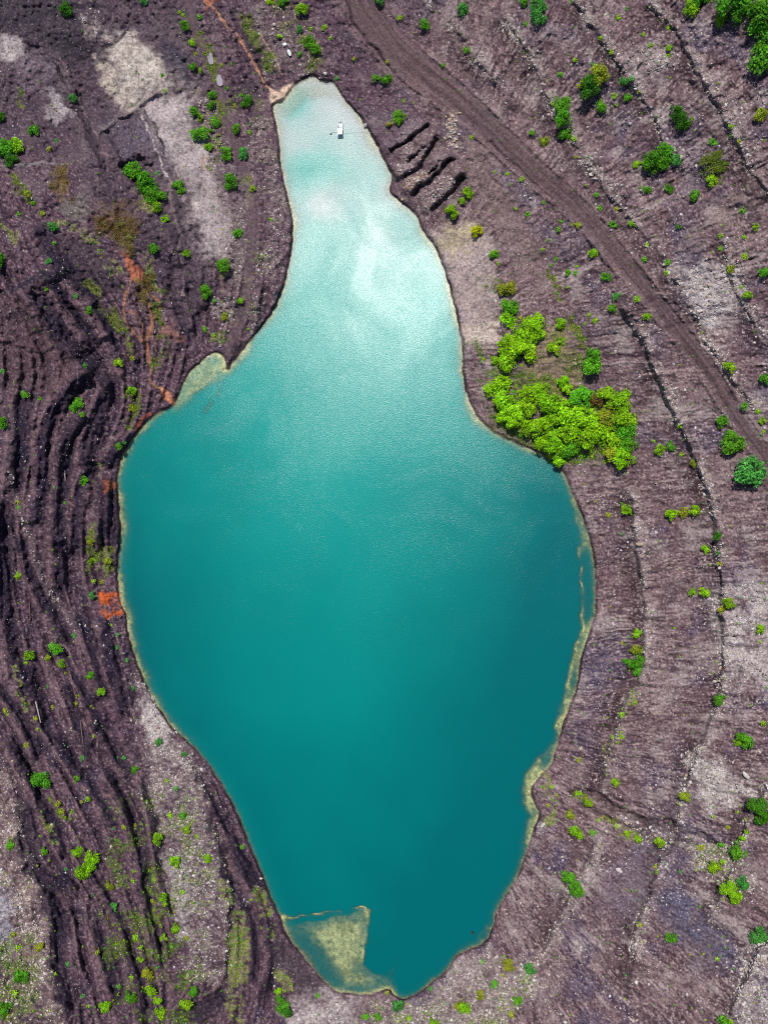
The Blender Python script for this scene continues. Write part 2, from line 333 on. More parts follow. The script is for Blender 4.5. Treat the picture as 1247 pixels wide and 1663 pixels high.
# dark spit that runs out into the bay
s, d, sg, run, over = line_field([(392,560),(378,578),(370,597)], 12, wob=.2); sp = np.exp(-(d / 3.0) ** 2) * np.exp(-(over / 3) ** 2); Z[s] = np.where(sp > .17, np.maximum(Z[s], sp * 0.9 - .15), Z[s])

DXC = (U - CX) / FOC; DYC = -(V - CY) / FOC
RX = ROT[0, 0] * DXC + ROT[0, 1] * DYC - ROT[0, 2]; RY = ROT[1, 0] * DXC + ROT[1, 1] * DYC - ROT[1, 2]; RZ = ROT[2, 0] * DXC + ROT[2, 1] * DYC - ROT[2, 2]
def ray(u, v, z):
    dx, dy = (u - CX) / FOC, -(v - CY) / FOC
    r = [ROT[i, 0] * dx + ROT[i, 1] * dy - ROT[i, 2] for i in range(3)]
    k = (z - CH) / r[2]
    return r[0] * k, r[1] * k
def zat(u, v):
    a = float(np.interp(u, us, np.arange(NU))); b = float(np.interp(v, vs, np.arange(NV)))
    i = min(int(a), NU - 2); j = min(int(b), NV - 2); fa = a - i; fb = b - j
    return float((Z[j, i] * (1 - fa) + Z[j, i + 1] * fa) * (1 - fb) + (Z[j + 1, i] * (1 - fa) + Z[j + 1, i + 1] * fa) * fb)
def at(u, v, dz=0.0):
    z = zat(u, v); x, y = ray(u, v, z); return Vector((x, y, z + dz))
def zat_arr(u, v):
    a = np.interp(u, us, np.arange(NU)); b = np.interp(v, vs, np.arange(NV))
    i = np.minimum(a.astype(int), NU - 2); j = np.minimum(b.astype(int), NV - 2); fa = a - i; fb = b - j
    return (Z[j, i] * (1 - fa) + Z[j, i + 1] * fa) * (1 - fb) + (Z[j + 1, i] * (1 - fa) + Z[j + 1, i + 1] * fa) * fb
def samp(F, u, v):
    i = np.clip(np.searchsorted(us, u), 0, NU - 1); j = np.clip(np.searchsorted(vs, v), 0, NV - 1); return F[j, i]

# ------------------------------------------------------------------ what the ground is made of
n1 = fbm(U, V, 150, 4, 71); n2 = fbm(U, V, 40, 4, 72); n3 = fbm(U, V, 7, 3, 73); n4 = fbm(U, V, 3.2, 2, 74)
strk = SEAMW * (.35 + .8 * rillw) * (perlin(ARC / 4.0, RHO / 26.0, 75) + .6 * perlin(ARC / 9.0, RHO / 50.0, 76) + .6 * perlin(ARC / 2.4, RHO / 12.0, 77))
COL = np.zeros(Z.shape + (3,), np.float32)
right_c = alb(116, 92, 98); left_c = alb(94, 71, 86)
COL[:] = right_c * RIGHT[..., None] + left_c * LEFT[..., None]
def paint(mask, col, s=None):
    global COL
    if s is None: COL += (col - COL) * np.clip(mask, 0, 1)[..., None].astype(np.float32)
    else: COL[s] += (col - COL[s]) * np.clip(mask, 0, 1)[..., None].astype(np.float32)
paint(sstep(.0, .7, n1 + .5 * n2) * .75 * RIGHT, alb(88, 80, 106))
paint(sstep(.05, .7, -n1 + .6 * strk) * .65 * RIGHT, alb(150, 126, 128))
paint(sstep(.15, .75, fbm(U, V, 55, 3, 85)) * .55 * RIGHT, alb(80, 64, 76)); paint(sstep(.15, .75, fbm(U, V, 48, 3, 86)) * .45 * RIGHT, alb(158, 140, 142))
paint(sstep(.1, .8, n2 + .5 * n1) * .6 * LEFT, alb(66, 62, 86))
paint(sstep(.1, .8, -n2 + .3 * n1) * .5 * LEFT, alb(108, 84, 92))
fs = SEAMW * (.3 + .7 * rillw) * (perlin(ARC / 1.9, RHO / 8.0, 78) + .8 * perlin(ARC / 3.4, RHO / 16.0, 79)) + .75 * n4 + .35 * n3
paint(sstep(.05, .8, strk) * .35 * RIGHT, alb(176, 150, 148))
paint(sstep(.05, .8, -strk) * .4 * RIGHT, alb(72, 54, 62))
paint(RILW * sstep(.2, 1.7, RIL) * .50, alb(172, 146, 142)); paint(RILW * sstep(.1, 1.5, -RIL) * .66, alb(66, 48, 55))
paint(inb * RIGHT * np.clip(.72 + .6 * n2 + .3 * n3, 0, .95), alb(66, 48, 54))
paint(outb * RIGHT * np.clip(.30 + .9 * n2 + .5 * n3 + .3 * strk, 0, .8), alb(176, 158, 154))
paint(sstep(.15, 1.0, fs) * .6, alb(206, 182, 180))
paint(sstep(.15, 1.0, -fs) * .6, alb(46, 32, 42))
paint(sstep(.25, .9, strk) * .25 * LEFT, alb(130, 106, 112))
paint(sstep(.25, .9, -strk) * .40 * LEFT, alb(46, 37, 50))
bw = BEDW * 1.0
paint(bw * sstep(.15, 1.4, BED) * .60, alb(134, 106, 112)); paint(bw * sstep(.05, 1.4, -BED) * .76, alb(44, 34, 51)); paint(LEFT * sstep(.2, 1.0, n4 + .8 * n3) * .35, alb(150, 124, 130))
paint(rim * np.clip(.42 + .5 * n2 + .4 * n3, 0, .85), alb(136, 108, 112))  # lit ledge tops painted as a paler line above each face
ul = sstep(430, 330, V) * LEFT
paint(ul * sstep(-.1, .7, n1 + .7 * n2) * .75, alb(120, 100, 108)); paint(ul * sstep(.1, .9, -n1 + .5 * n2) * .5, alb(60, 52, 64)); paint(ul * sstep(.25, .9, fbm(U, V, 30, 3, 87)) * .5, alb(146, 128, 128))
paint(RIGHT * sstep(.25, .9, fbm(U, V, 70, 4, 89) + .25 * RIL) * .6, alb(184, 168, 166))
# upper-left flats
s, m = poly_mask([(-40,-40),(300,-40),(330,120),(370,300),(360,420),(240,420),(110,260),(-40,280)], 25); paint(m * .5, alb(84, 72, 82), s)
s, m = poly_mask([(-40,-40),(110,-40),(150,60),(120,110),(40,60),(-40,40)], 18); paint(m * .6, alb(62, 58, 68), s)
s, m = poly_mask([(90,60),(160,70),(165,110),(110,100)], 14); paint(m * .7, alb(60, 54, 64), s)
s, m = poly_mask([(265,60),(300,85),(310,140),(285,130),(262,95)], 8); paint(m * .7, alb(60, 60, 78), s)
s, m = poly_mask([(255,430),(300,400),(345,440),(330,500),(290,535),(265,480)], 12); paint(m * .7, alb(88, 74, 86), s)
s, m = poly_mask([(90,385),(140,388),(185,430),(200,480),(160,470),(110,435)], 10); paint(m * .7, alb(78, 66, 76), s)
s, m = poly_mask([(-20,470),(40,480),(100,560),(135,600),(70,650),(10,640),(-20,600)], 16); paint(m * .55, alb(96, 74, 78), s)
# shade of faces and ditches painted dark into the coal and shale
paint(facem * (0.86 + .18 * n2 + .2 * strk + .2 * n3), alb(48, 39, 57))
paint(ditch_shade * (.65 + .5 * n3 + .3 * n4), alb(46, 36, 44))
# sand and pale clay
rub = np.zeros_like(Z)
def zone(P, col, soft=5, amt=1.0, wob=1.5, r=0.0):
    s, m = poly_mask(P, soft * 1.5, wob * 1.7); cl = np.array(col, float) * 1.04
    k2 = np.clip(amt + .06 + .45 * n2[s] + .35 * n3[s] + .22 * strk[s], 0, 1); m = m * np.where(amt > .9, np.clip(k2 + .25, 0, 1), k2); paint(m, alb(*cl), s)
    paint(m * sstep(.1, .7, n2[s] * .6 + fs[s] * .7) * .5, alb(*np.minimum(cl * 1.16 + 6, 236)), s); paint(m * sstep(.1, .8, -n2[s] * .5 - fs[s] * .7 - .3 * n1[s]) * .5, alb(*(cl * .66)), s)
    if r: rub[s] = np.maximum(rub[s], m * r)
def stroke(P, w, col, amt=1.0, wob=.6, r=0.0, brk=0.0):
    s, d, sg, run, over = line_field(P, w * 3 + 8, wob=wob)
    m = (1 - sstep(w * .55, w * 1.15, d)) * np.clip(amt + brk * n2[s] + brk * .6 * n3[s], 0, 1)
    if col: paint(m, alb(*col), s)
    if r: rub[s] = np.maximum(rub[s], m * r)
    return s, m
zone([(180,60),(270,95),(318,160),(345,250),(382,330),(374,425),(325,425),(278,300),(222,200),(182,150)], (158,142,142), 16, .42)
zone([(182,60),(212,48),(235,72),(260,100),(278,115),(265,145),(234,164),(208,178),(196,150),(190,115)], (200,186,176), 9, .86)
zone([(158,85),(178,105),(202,150),(206,172),(190,168),(168,130),(158,105)], (186,172,160), 4, .8)
zone([(236,176),(278,150),(312,162),(308,200),(338,250),(350,305),(364,335),(372,372),(368,420),(340,420),(322,362),(308,302),(288,270),(255,222)], (178,164,164), 5, .85)
zone([(-10,52),(20,60),(40,78),(20,94),(-10,90)], (178,165,165), 6, .85)
zone([(70,165),(92,148),(116,180),(98,200),(78,190)], (176,164,166), 5, .8)
zone([(30,108),(55,84),(88,112),(68,142),(32,136)], (128,112,122), 10, .7)
zone([(160,205),(236,180),(258,222),(280,270),(268,292),(240,250),(200,262)], (98,86,100), 8, .6)
zone([(692,384),(735,372),(778,368),(800,410),(806,480),(800,520),(812,552),(770,568),(752,560),(744,505),(728,446)], (174,156,152), 9, .92)
zone([(748,540),(785,528),(818,520),(812,546),(770,560),(750,556)], (198,180,168), 4, .8)
zone([(724,360),(770,365),(772,395),(735,415),(706,400)], (180,165,138), 8, .75)
zone([(758,190),(800,260),(850,350),(890,450),(870,470),(820,400),(775,320),(745,260)], (134,113,112), 12, .8)
zone([(850,575),(880,530),(905,520),(930,555),(950,620),(930,645),(880,640),(850,615)], (142,124,104), 10, .85)
zone([(1160,960),(1250,950),(1260,1130),(1190,1110),(1160,1060)], (188,176,176), 10, .55, r=.7)
zone([(1108,440),(1150,425),(1200,440),(1195,500),(1150,540),(1128,500)], (196,186,186), 8, .75, r=.9)
zone([(1120,1228),(1150,1225),(1195,1262),(1235,1285),(1235,1300),(1190,1290),(1160,1318),(1125,1290)], (196,186,182), 6, .75, r=1.0)
zone([(222,1108),(242,1122),(285,1190),(318,1225),(330,1300),(350,1370),(365,1440),(368,1520),(350,1600),(310,1590),(300,1530),(268,1420),(246,1310),(232,1220)], (150,136,134), 13, .44, 2.2, r=.6)
zone([(222,1140),(240,1120),(268,1165),(262,1215),(232,1180)], (190,180,178), 6, .7, r=.9)
zone([(270,1390),(300,1400),(312,1470),(305,1540),(285,1500)], (178,170,168), 6, .6, r=1.0)
zone([(-10,1230),(18,1280),(40,1400),(62,1450),(70,1530),(95,1670),(-10,1670)], (156,138,130), 15, .46, 2.2, r=.5)
zone([(-10,1440),(22,1460),(20,1560),(-10,1540)], (168,166,178), 8, .7)
zone([(462,1640),(500,1600),(590,1625),(585,1670),(470,1670)], (176,164,164), 9, .65, r=.3)
zone([(600,1635),(680,1625),(730,1580),(790,1545),(860,1560),(880,1600),(800,1670),(610,1670)], (146,132,128), 12, .65, r=.5)
zone([(868,1540),(905,1545),(925,1590),(885,1610),(862,1580)], (150,130,128), 8, .4, r=.8)
zone([(450,1515),(480,1545),(520,1600),(500,1612),(455,1600),(440,1550)], (82,68,76), 6, .9)
zone([(1020,75),(1100,60),(1090,110),(1040,150),(1015,120)], (168,152,152), 10, .5, r=.6)
zone([(1190,170),(1250,150),(1250,180),(1200,205),(1180,200)], (168,154,154), 10, .5, r=.5)
zone([(1105,395),(1180,320),(1215,300),(1210,330),(1150,380)], (140,122,118), 10, .5)
zone([(1000,1330),(1050,1350),(1090,1350),(1060,1370),(1020,1360)], (165,150,142), 6, .5, r=.8)
zone([(1100,1365),(1160,1370),(1230,1420),(1240,1450),(1180,1430),(1120,1400)], (160,146,140), 8, .5, r=.7)
zone([(1200,1540),(1250,1520),(1250,1670),(1190,1670)], (150,138,142), 10, .6, r=.6)
zone([(1000,1400),(1060,1330),(1110,1260),(1140,1240),(1090,1390),(1030,1500),(960,1480)], (112,98,110), 14, .5)
zone([(1050,1460),(1110,1440),(1200,1560),(1150,1580)], (92,88,108), 14, .5)
zone([(905,270),(1000,380),(1000,430),(940,370)], (98,80,86), 12, .4)
zone([(130,30),(150,25),(160,50),(145,58)], (150,135,130), 6, .6, r=.8)
for P, w_, c_ in (([(40,60),(90,85),(130,100),(165,150),(178,210)], 3, (92,78,88)), ([(60,50),(120,72),(160,84),(215,40)], 3, (50,44,54)), ([(88,100),(112,150),(140,215),(165,262),(175,300)], 3, (58,46,54)), ([(100,95),(126,150),(152,210),(180,275)], 2, (134,110,112)),
                 ([(228,186),(248,222),(262,262),(276,300)], 2, (196,182,178)), ([(236,180),(256,215),(270,250)], 2, (50,42,50)), ([(285,300),(292,350),(305,410)], 4, (58,50,62)), ([(270,290),(282,340),(296,420),(300,480)], 2, (150,132,126)), ([(0,30),(60,28),(120,10),(180,14)], 5, (58,52,62)), ([(430,0),(480,70),(500,110)], 3, (66,54,60)), ([(400,10),(450,80),(470,120)], 4, (100,84,92)), ([(372,20),(405,70),(430,130)], 4, (58,48,58))):
    stroke(P, w_, c_, .75, 1.2, brk=.6)
# roads
s, m = sroad, np.exp(-((droad - wroad - 5) / 7.0) ** 2) * np.clip(.4 + .8 * n2[sroad], 0, .8); paint(m, alb(138, 114, 114), s)
rs = perlin(sgroad / 3.2, runroad / 160.0, 81) + .6 * perlin(sgroad / 1.6, runroad / 60.0, 82) + .25 * n3[sroad]
edge_ = np.clip(droad / wroad, 0, 1.2); rs = rs + .5 * edge_ ** 2 - .55 * np.exp(-((np.abs(sgroad) - wroad * .38) / 3.0) ** 2)
rc = alb(108, 88, 91)[None, None, :] * (1 + .42 * np.clip(rs, -1, 1.2))[..., None].astype(np.float32)
COL[sroad] += (rc - COL[sroad]) * (road[sroad] * .9)[..., None].astype(np.float32)
rs = perlin(sgtrack / 2.6, runtrack / 120.0, 83) + .3 * n3[strack]
rc = alb(102, 84, 90)[None, None, :] * (1 + .35 * np.clip(rs, -1, 1.2))[..., None].astype(np.float32)
COL[strack] += (rc - COL[strack]) * (track[strack] * .85)[..., None].astype(np.float32)
stroke([(14,764),(48,875),(79,956),(118,1014)], 7, (104,88,94), .8)
stroke([(8,640),(22,700),(12,760),(20,800)], 5, (92,78,86), .7)
stroke([(0,269),(50,266),(77,264),(115,269)], 2.2, (140,130,132), .9)
stroke([(50,266),(72,272),(88,284)], 1.6, (130,120,122), .8)
stroke([(163,213),(216,182),(265,147)], 3, (138,124,122), .7)
stroke([(560,-10),(575,37),(609,81),(642,118)], 2.5, (60,48,54), .7)
zone([(640,250),(690,205),(745,240),(755,300),(705,345),(660,320),(640,290)], (128,108,110), 8, .55, r=.35)
zone([(318,150),(345,160),(372,300),(400,420),(385,520),(360,555),(345,520),(372,440),(350,330)], (134,116,116), 12, .40, 2, r=.45)
zone([(385,200),(445,190),(468,330),(470,430),(430,520),(395,560),(420,430),(412,320)], (126,108,110), 10, .38, 2, r=.45)
zone([(400,0),(480,0),(540,90),(535,125),(505,120),(445,140),(420,80)], (120,104,104), 12, .38, 2, r=.25)
# ochre seeps and streams
OC = (186,120,90)
stroke([(325,-6),(345,12),(365,35),(385,60),(400,80),(420,115),(435,140),(447,152)], 2.0, (198,146,114), .85, .7, brk=.5)
zone([(322,-8),(345,-8),(352,12),(340,10)], (205,130,95), 3, .9)
zone([(436,145),(452,150),(462,140),(478,136),(484,142),(468,160),(446,174),(440,160)], (222,192,170), 2, .95, .5)
stroke([(424,57),(444,91),(457,118)], 1.8, (178,162,128), .8, .4)
stroke([(340,20),(352,50),(366,90)], 1.5, (140,125,110), .5, .4)
zone([(195,407),(207,411),(233,443),(233,462),(216,457),(209,443)], (184,110,82), 3, .9, .7)
for P, w in (([(214,452),(204,481),(204,522),(231,553),(240,572),(245,592),(243,613),(248,625),(267,633)], 2.6), ([(212,505),(228,517),(231,546)], 2.3), ([(243,493),(245,517),(240,536),(236,558)], 3), ([(250,481),(262,498),(248,520),(240,548)], 2.6), ([(247,530),(250,560),(253,575)], 1.3), ([(236,558),(243,590)], 3.4)):
    stroke(P, w * .9, (172,122,94), .82, .6, brk=.5)
zone([(260,628),(275,638),(288,655),(280,662),(268,650)], (206,136,104), 2, .95, .4)
zone([(158,966),(170,962),(180,966),(193,962),(195,972),(193,981),(178,979),(166,984),(156,979)], (214,98,40), 2.5, .84, 1.5)
zone([(170,997),(184,989),(199,985),(201,993),(186,997),(174,1004)], (196,100,56), 2.5, .74, 1.6)
s, m = poly_mask([(155,960),(202,960),(202,1006),(155,1006)], 3)
oo = perlin(V[s] / 3.0, U[s] / 14.0, 88) + .6 * n3[s]; hot = COL[s][..., 0] > COL[s][..., 2] * 5
paint(m * hot * sstep(.0, .7, oo) * .7, alb(150, 62, 34), s); paint(m * hot * sstep(.1, .8, -oo) * .7, alb(232, 140, 78), s)
zone([(166,781),(190,781),(191,792),(168,797)], (150,88,64), 3, .9, .7)
stroke([(242,672),(230,684),(224,704)], 3.5, (158,82,62), .8, .7)
stroke([(330,255),(329,275)], 2.0, (190,140,110), .7, .3)
zone([(264,520),(300,540),(290,560),(262,548)], (140,100,92), 6, .6)
# grass and dry reeds (ground tone under the blades)
grs = np.zeros_like(Z); reed = np.zeros_like(Z)
def gstroke(P, w, amt=.75, col=(134,132,84)):
    s, m = stroke(P, w * 1.15, col, amt - .12, 1.9, brk=1.3); grs[s] = np.maximum(grs[s], m)
def gzone(P, amt, col, soft=10):
    s, m = poly_mask(P, soft, 2); m = m * np.clip(amt + .9 * n2[s] + .5 * n3[s], 0, 1); paint(m * .8, alb(*col), s); grs[s] = np.maximum(grs[s], m)
PALE = (166,158,118)
for P, w in (([(144,457),(168,495),(192,524),(209,548),(216,572)], 8), ([(255,495),(264,529)], 6), ([(260,548),(267,572),(250,596)], 7), ([(20,286),(44,320),(60,337)], 9), ([(147,860),(156,894),(147,923)], 8),
             ([(178,894),(178,928)], 6), ([(85,1293),(108,1330)], 5), ([(250,1465),(264,1503)], 5), ([(34,155),(34,168)], 8), ([(890,442),(909,485),(924,518),(942,555),(961,588)], 5), ([(986,1334),(1034,1364)], 8),
             ([(928,1286),(950,1298)], 6), ([(330,60),(345,120),(362,250)], 5), ([(395,30),(425,80),(440,110)], 8), ([(215,640),(225,665),(212,690)], 8), ([(755,310),(770,335),(778,370)], 4)):
    gstroke(P, w, .7, (128,134,70))
for P, w in (([(137,380),(168,416),(190,445)], 7), ([(236,409),(252,459),(267,486)], 6), ([(0,360),(23,390)], 7), ([(166,754),(159,776)], 4), ([(166,894),(166,952)], 4), ([(71,1337),(118,1391)], 6), ([(392,1492),(385,1557),(382,1658)], 14),
             ([(360,1428),(368,1465)], 6), ([(420,1455),(442,1512)], 11), ([(778,682),(815,715),(876,739),(905,753)], 7), ([(1036,1098),(1022,1142),(1005,1187),(988,1228)], 4.5), ([(992,1206),(981,1256)], 5), ([(190,345),(215,400)], 9),
             ([(100,365),(140,380)], 7), ([(225,310),(245,335),(215,335)], 9), ([(875,1252),(900,1300),(890,1340)], 5), ([(380,520),(370,540),(350,555)], 6), ([(365,420),(360,470)], 6), ([(24,1090),(46,1150)], 4), ([(455,1580),(480,1630)], 8)):
    gstroke(P, w, .65, PALE)
gzone([(430,-10),(475,-10),(510,50),(535,115),(505,120),(480,60),(450,25)], .3, (128,124,72), 8)
gzone([(190,1290),(330,1290),(355,1480),(330,1663),(200,1663),(160,1480)], .10, (108,122,58), 25)
gzone([(-10,1530),(50,1520),(75,1663),(-10,1670)], .45, (112,122,62), 16)
gzone([(560,1625),(700,1625),(780,1600),(870,1580),(860,1670),(560,1670)], .0, (120,122,66), 14)
gzone([(770,560),(840,600),(930,640),(1020,640),(1030,720),(980,750),(900,752),(850,725),(790,690)], .45, (96,128,30), 12)
gzone([(320,150),(440,150),(440,520),(360,560),(390,420),(330,250)], -.25, (126,128,70), 20)
gzone([(850,575),(880,520),(915,510),(960,590),(930,645),(860,640)], .05, (132,140,60), 10)
gzone([(760,460),(830,440),(850,520),(800,520)], -.05, (120,126,60), 10)
gzone([(1100,1360),(1210,1390),(1200,1440),(1140,1410)], .1, (134,136,80), 10)
gzone([(1138,280),(1180,282),(1170,300),(1145,298)], .6, (136,160,92), 5)
def rzone(cx_, cy_, rx, ry, col, amt=.85):
    s = crop(cx_ - rx, cy_ - ry, cx_ + rx, cy_ + ry, 20)
    d = np.hypot((U[s] + WX[s] * 2.5 - cx_) / rx, (V[s] + WY[s] * 2.5 - cy_) / ry); m = (1 - sstep(.35, 1.2, d)) * np.clip(amt + .5 * n3[s] + .4 * n2[s], 0, 1)
    paint(m, alb(*col), s); reed[s] = np.maximum(reed[s], m)
rzone(125, 335, 32, 26, (122,114,110), .75); reed[:] = 0
rzone(190, 358, 40, 34, (112,88,58)); rzone(100, 300, 17, 32, (140,116,66)); rzone(232, 478, 17, 22, (112,100,54)); rzone(246, 460, 8, 20, (110,98,56)); rzone(215, 400, 16, 14, (116,94,58))
# rubble bands beside the ditches
for i, w, r in ((1, 9, 1.0), (2, 8, .75), (3, 8, .8), (4, 7, .7), (5, 8, .8), (6, 6, .45), (7, 7, .6), (8, 8, .8), (9, 9, 1.0)):
    P = np.array(GROOVES[i][0], float) + np.array([3.0, .5 if i < 5 else 0])
    stroke(P, w, (150,134,132), .38, 1.2, r, .5)
stroke([(693,0),(737,50),(770,98),(810,140)], 6, (132,114,112), .3, 1.2, .5, .5)
stroke([(14,764),(48,875),(79,956),(118,1014)], 4, None, .8, 1.0, .5)
stroke([(738,184),(733,205),(738,222),(742,238)], 9, (140,122,112), .6, .8, .8)
stroke([(662,300),(690,282)], 8, (150,125,105), .6, .8, .9)
stroke([(700,330),(735,318)], 7, None, .6, .8, .4)
stroke([(335,160),(350,210),(360,240)], 8, None, .9, 1.0, .5); stroke([(390,330),(395,400),(385,460)], 9, (130,118,116), .5, 1.0, .6); stroke([(440,290),(468,330),(470,360)], 8, (120,108,106), .5, 1.0, .6)
rub = np.clip(rub * (.7 + .9 * n2 + .5 * n3), 0, 1)
rub = np.maximum(rub, outb * RIGHT * .30 * np.clip(.5 + n2, 0, 1))
rub = np.maximum(rub, .07 * RIGHT * sstep(.15, .8, n2 + .5 * n3) + .035 * sstep(.1, .7, n2 + .4 * n3))
rub *= (1 - smooth) * sstep(2, 8, S)
# small stones too small to lift out: mottling of the soil itself
peb = sstep(.42, .75, n4 + .35 * n3) * sstep(0, 10, S) * (1 - .8 * smooth)
paint(peb * (.16 + .5 * np.clip(rub * 1.6, 0, 1)), alb(196, 182, 178))
peb2 = sstep(.40, .8, -n4 - .3 * n3) * (1 - .8 * smooth)
paint(peb2 * .45, alb(44, 36, 42))
# dark rim on land, silt on the bed
paint((1 - sstep(1.5, 5.5, S)) * sstep(-.6, .6, S) * np.clip(.55 + .9 * n2 + .7 * n1, .1, 1), alb(50, 41, 47))
bed = 1 - sstep(-1.2, .6, S)
paint(bed, alb(220, 212, 160))
paint(bed * sstep(-.1, .7, n2 + .6 * n3) * .6, alb(140, 140, 92)); paint(bed * sstep(.1, .8, n3 + .6 * n4 - .3 * n2) * .5, alb(106, 104, 84))
paint(bed * sstep(540, 260, V) * .7, alb(214, 202, 188))
s, m = poly_mask([(464,1507),(500,1515),(530,1560),(560,1600),(610,1612),(520,1600),(480,1545)], 12, 1); paint(m * bed[s] * .75, alb(58, 66, 78), s)
s, d, sg, run, over = line_field([(392,560),(378,578),(370,597)], 12, wob=.2); paint(np.exp(-(d / 3.0) ** 2) * np.exp(-(over / 3) ** 2), alb(48, 42, 50), s)
COL = np.clip(COL, 0.008, 0.75)

# ------------------------------------------------------------------ mesh + material helpers
def mesh_np(name, co, quads=None, tris=None, attrs=None, smooth_=True):
    me = bpy.data.meshes.new(name)
    nf = 0; lv = []; ls = []; cnt = 0
    if quads is not None and len(quads): lv.append(quads.ravel()); ls.append(np.arange(len(quads)) * 4); cnt = len(quads) * 4; nf += len(quads)
    if tris is not None and len(tris): lv.append(tris.ravel()); ls.append(cnt + np.arange(len(tris)) * 3); nf += len(tris)
    lv = np.concatenate(lv).astype(np.int32); ls = np.concatenate(ls).astype(np.int32)
    me.vertices.add(len(co)); me.vertices.foreach_set('co', np.ascontiguousarray(co, np.float32).ravel())
    me.loops.add(len(lv)); me.loops.foreach_set('vertex_index', lv)
    me.polygons.add(nf); me.polygons.foreach_set('loop_start', ls)
    if smooth_: me.polygons.foreach_set('use_smooth', np.ones(nf, bool))
    for k, a in (attrs or {}).items():
        if a.ndim == 1:
            at_ = me.attributes.new(k, 'FLOAT', 'POINT'); at_.data.foreach_set('value', a.astype(np.float32))
        else:
            at_ = me.attributes.new(k, 'FLOAT_COLOR', 'POINT'); at_.data.foreach_set('color', np.concatenate([a, np.ones((len(a), 1))], 1).astype(np.float32).ravel())
    me.update(calc_edges=True); me.validate()
    return me
def mat(name):
    m = bpy.data.materials.new(name); m.use_nodes = True; t = m.node_tree; t.nodes.clear()
    return m, t, t.nodes.new('ShaderNodeOutputMaterial')
def N(t, typ, **kw):
    nd = t.nodes.new(typ)
    for k, v in kw.items():
        if hasattr(nd, k) and k not in nd.inputs: setattr(nd, k, v)
        else: nd.inputs[k].default_value = v
    return nd
def link_obj(name, me, m=None, parent=None):
    o = bpy.data.objects.new(name, me); C.objects.link(o)
    if m and not me.materials: me.materials.append(m)
    if parent: o.parent = parent
    return o
def tag(o, label=None, cat=None, group=None, kind=None):
    if label: o['label'] = label
    if cat: o['category'] = cat
    if group: o['group'] = group
    if kind: o['kind'] = kind
    return o
def attr_mat(name, attr, rough=.95, vary=.3, scale=3.0, spec=.15, bump=0.0, detail=4.0, nrough=.65):
    m, t, out = mat(name)
    a = N(t, 'ShaderNodeAttribute'); a.attribute_name = attr
    g = N(t, 'ShaderNodeNewGeometry')
    no = N(t, 'ShaderNodeTexNoise', Scale=scale, Detail=detail, Roughness=nrough); t.links.new(g.outputs['Position'], no.inputs['Vector'])
    mr = N(t, 'ShaderNodeMapRange'); mr.inputs['From Min'].default_value = .3; mr.inputs['From Max'].default_value = .7; mr.inputs['To Min'].default_value = 1 - vary; mr.inputs['To Max'].default_value = 1 + vary
    t.links.new(no.outputs['Fac'], mr.inputs['Value'])
    mx = N(t, 'ShaderNodeVectorMath', operation='SCALE'); t.links.new(a.outputs['Color'], mx.inputs[0]); t.links.new(mr.outputs['Result'], mx.inputs['Scale'])
    p = N(t, 'ShaderNodeBsdfPrincipled'); p.inputs['Roughness'].default_value = rough; p.inputs['Specular IOR Level'].default_value = spec
    t.links.new(mx.outputs[0], p.inputs['Base Color'])
    if bump:
        b = N(t, 'ShaderNodeBump', Strength=bump, Distance=.25); t.links.new(no.outputs['Fac'], b.inputs['Height']); t.links.new(b.outputs['Normal'], p.inputs['Normal'])
    t.links.new(p.outputs[0], out.inputs[0])
    return m
def plain(name, rgb, rough=.6, metal=0.0, vary=.12, scale=6.0):
    m, t, out = mat(name)
    c = N(t, 'ShaderNodeTexCoord'); no = N(t, 'ShaderNodeTexNoise', Scale=scale, Detail=3.0); t.links.new(c.outputs['Object'], no.inputs['Vector'])
    r = N(t, 'ShaderNodeValToRGB'); e = r.color_ramp.elements
    e[0].position = .3; e[1].position = .7
    e[0].color = tuple(v * (1 - vary) for v in rgb) + (1,); e[1].color = tuple(min(1, v * (1 + vary)) for v in rgb) + (1,)
    t.links.new(no.outputs['Fac'], r.inputs[0])
    p = N(t, 'ShaderNodeBsdfPrincipled'); p.inputs['Roughness'].default_value = rough; p.inputs['Metallic'].default_value = metal
    t.links.new(r.outputs[0], p.inputs['Base Color']); t.links.new(p.outputs[0], out.inputs[0])
    return m

# ------------------------------------------------------------------ ground
k = (Z - CH) / RZ
XW = RX * k; YW = RY * k
idx = np.arange(NV * NU).reshape(NV, NU)
quads = np.stack([idx[:-1, :-1], idx[1:, :-1], idx[1:, 1:], idx[:-1, 1:]], -1).reshape(-1, 4)
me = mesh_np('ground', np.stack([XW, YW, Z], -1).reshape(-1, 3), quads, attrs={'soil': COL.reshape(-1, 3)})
ground = tag(link_obj('ground', me, attr_mat('quarry_soil', 'soil', .95, .78, 1.5, .10, .9, 6.0, .85)), kind='structure')

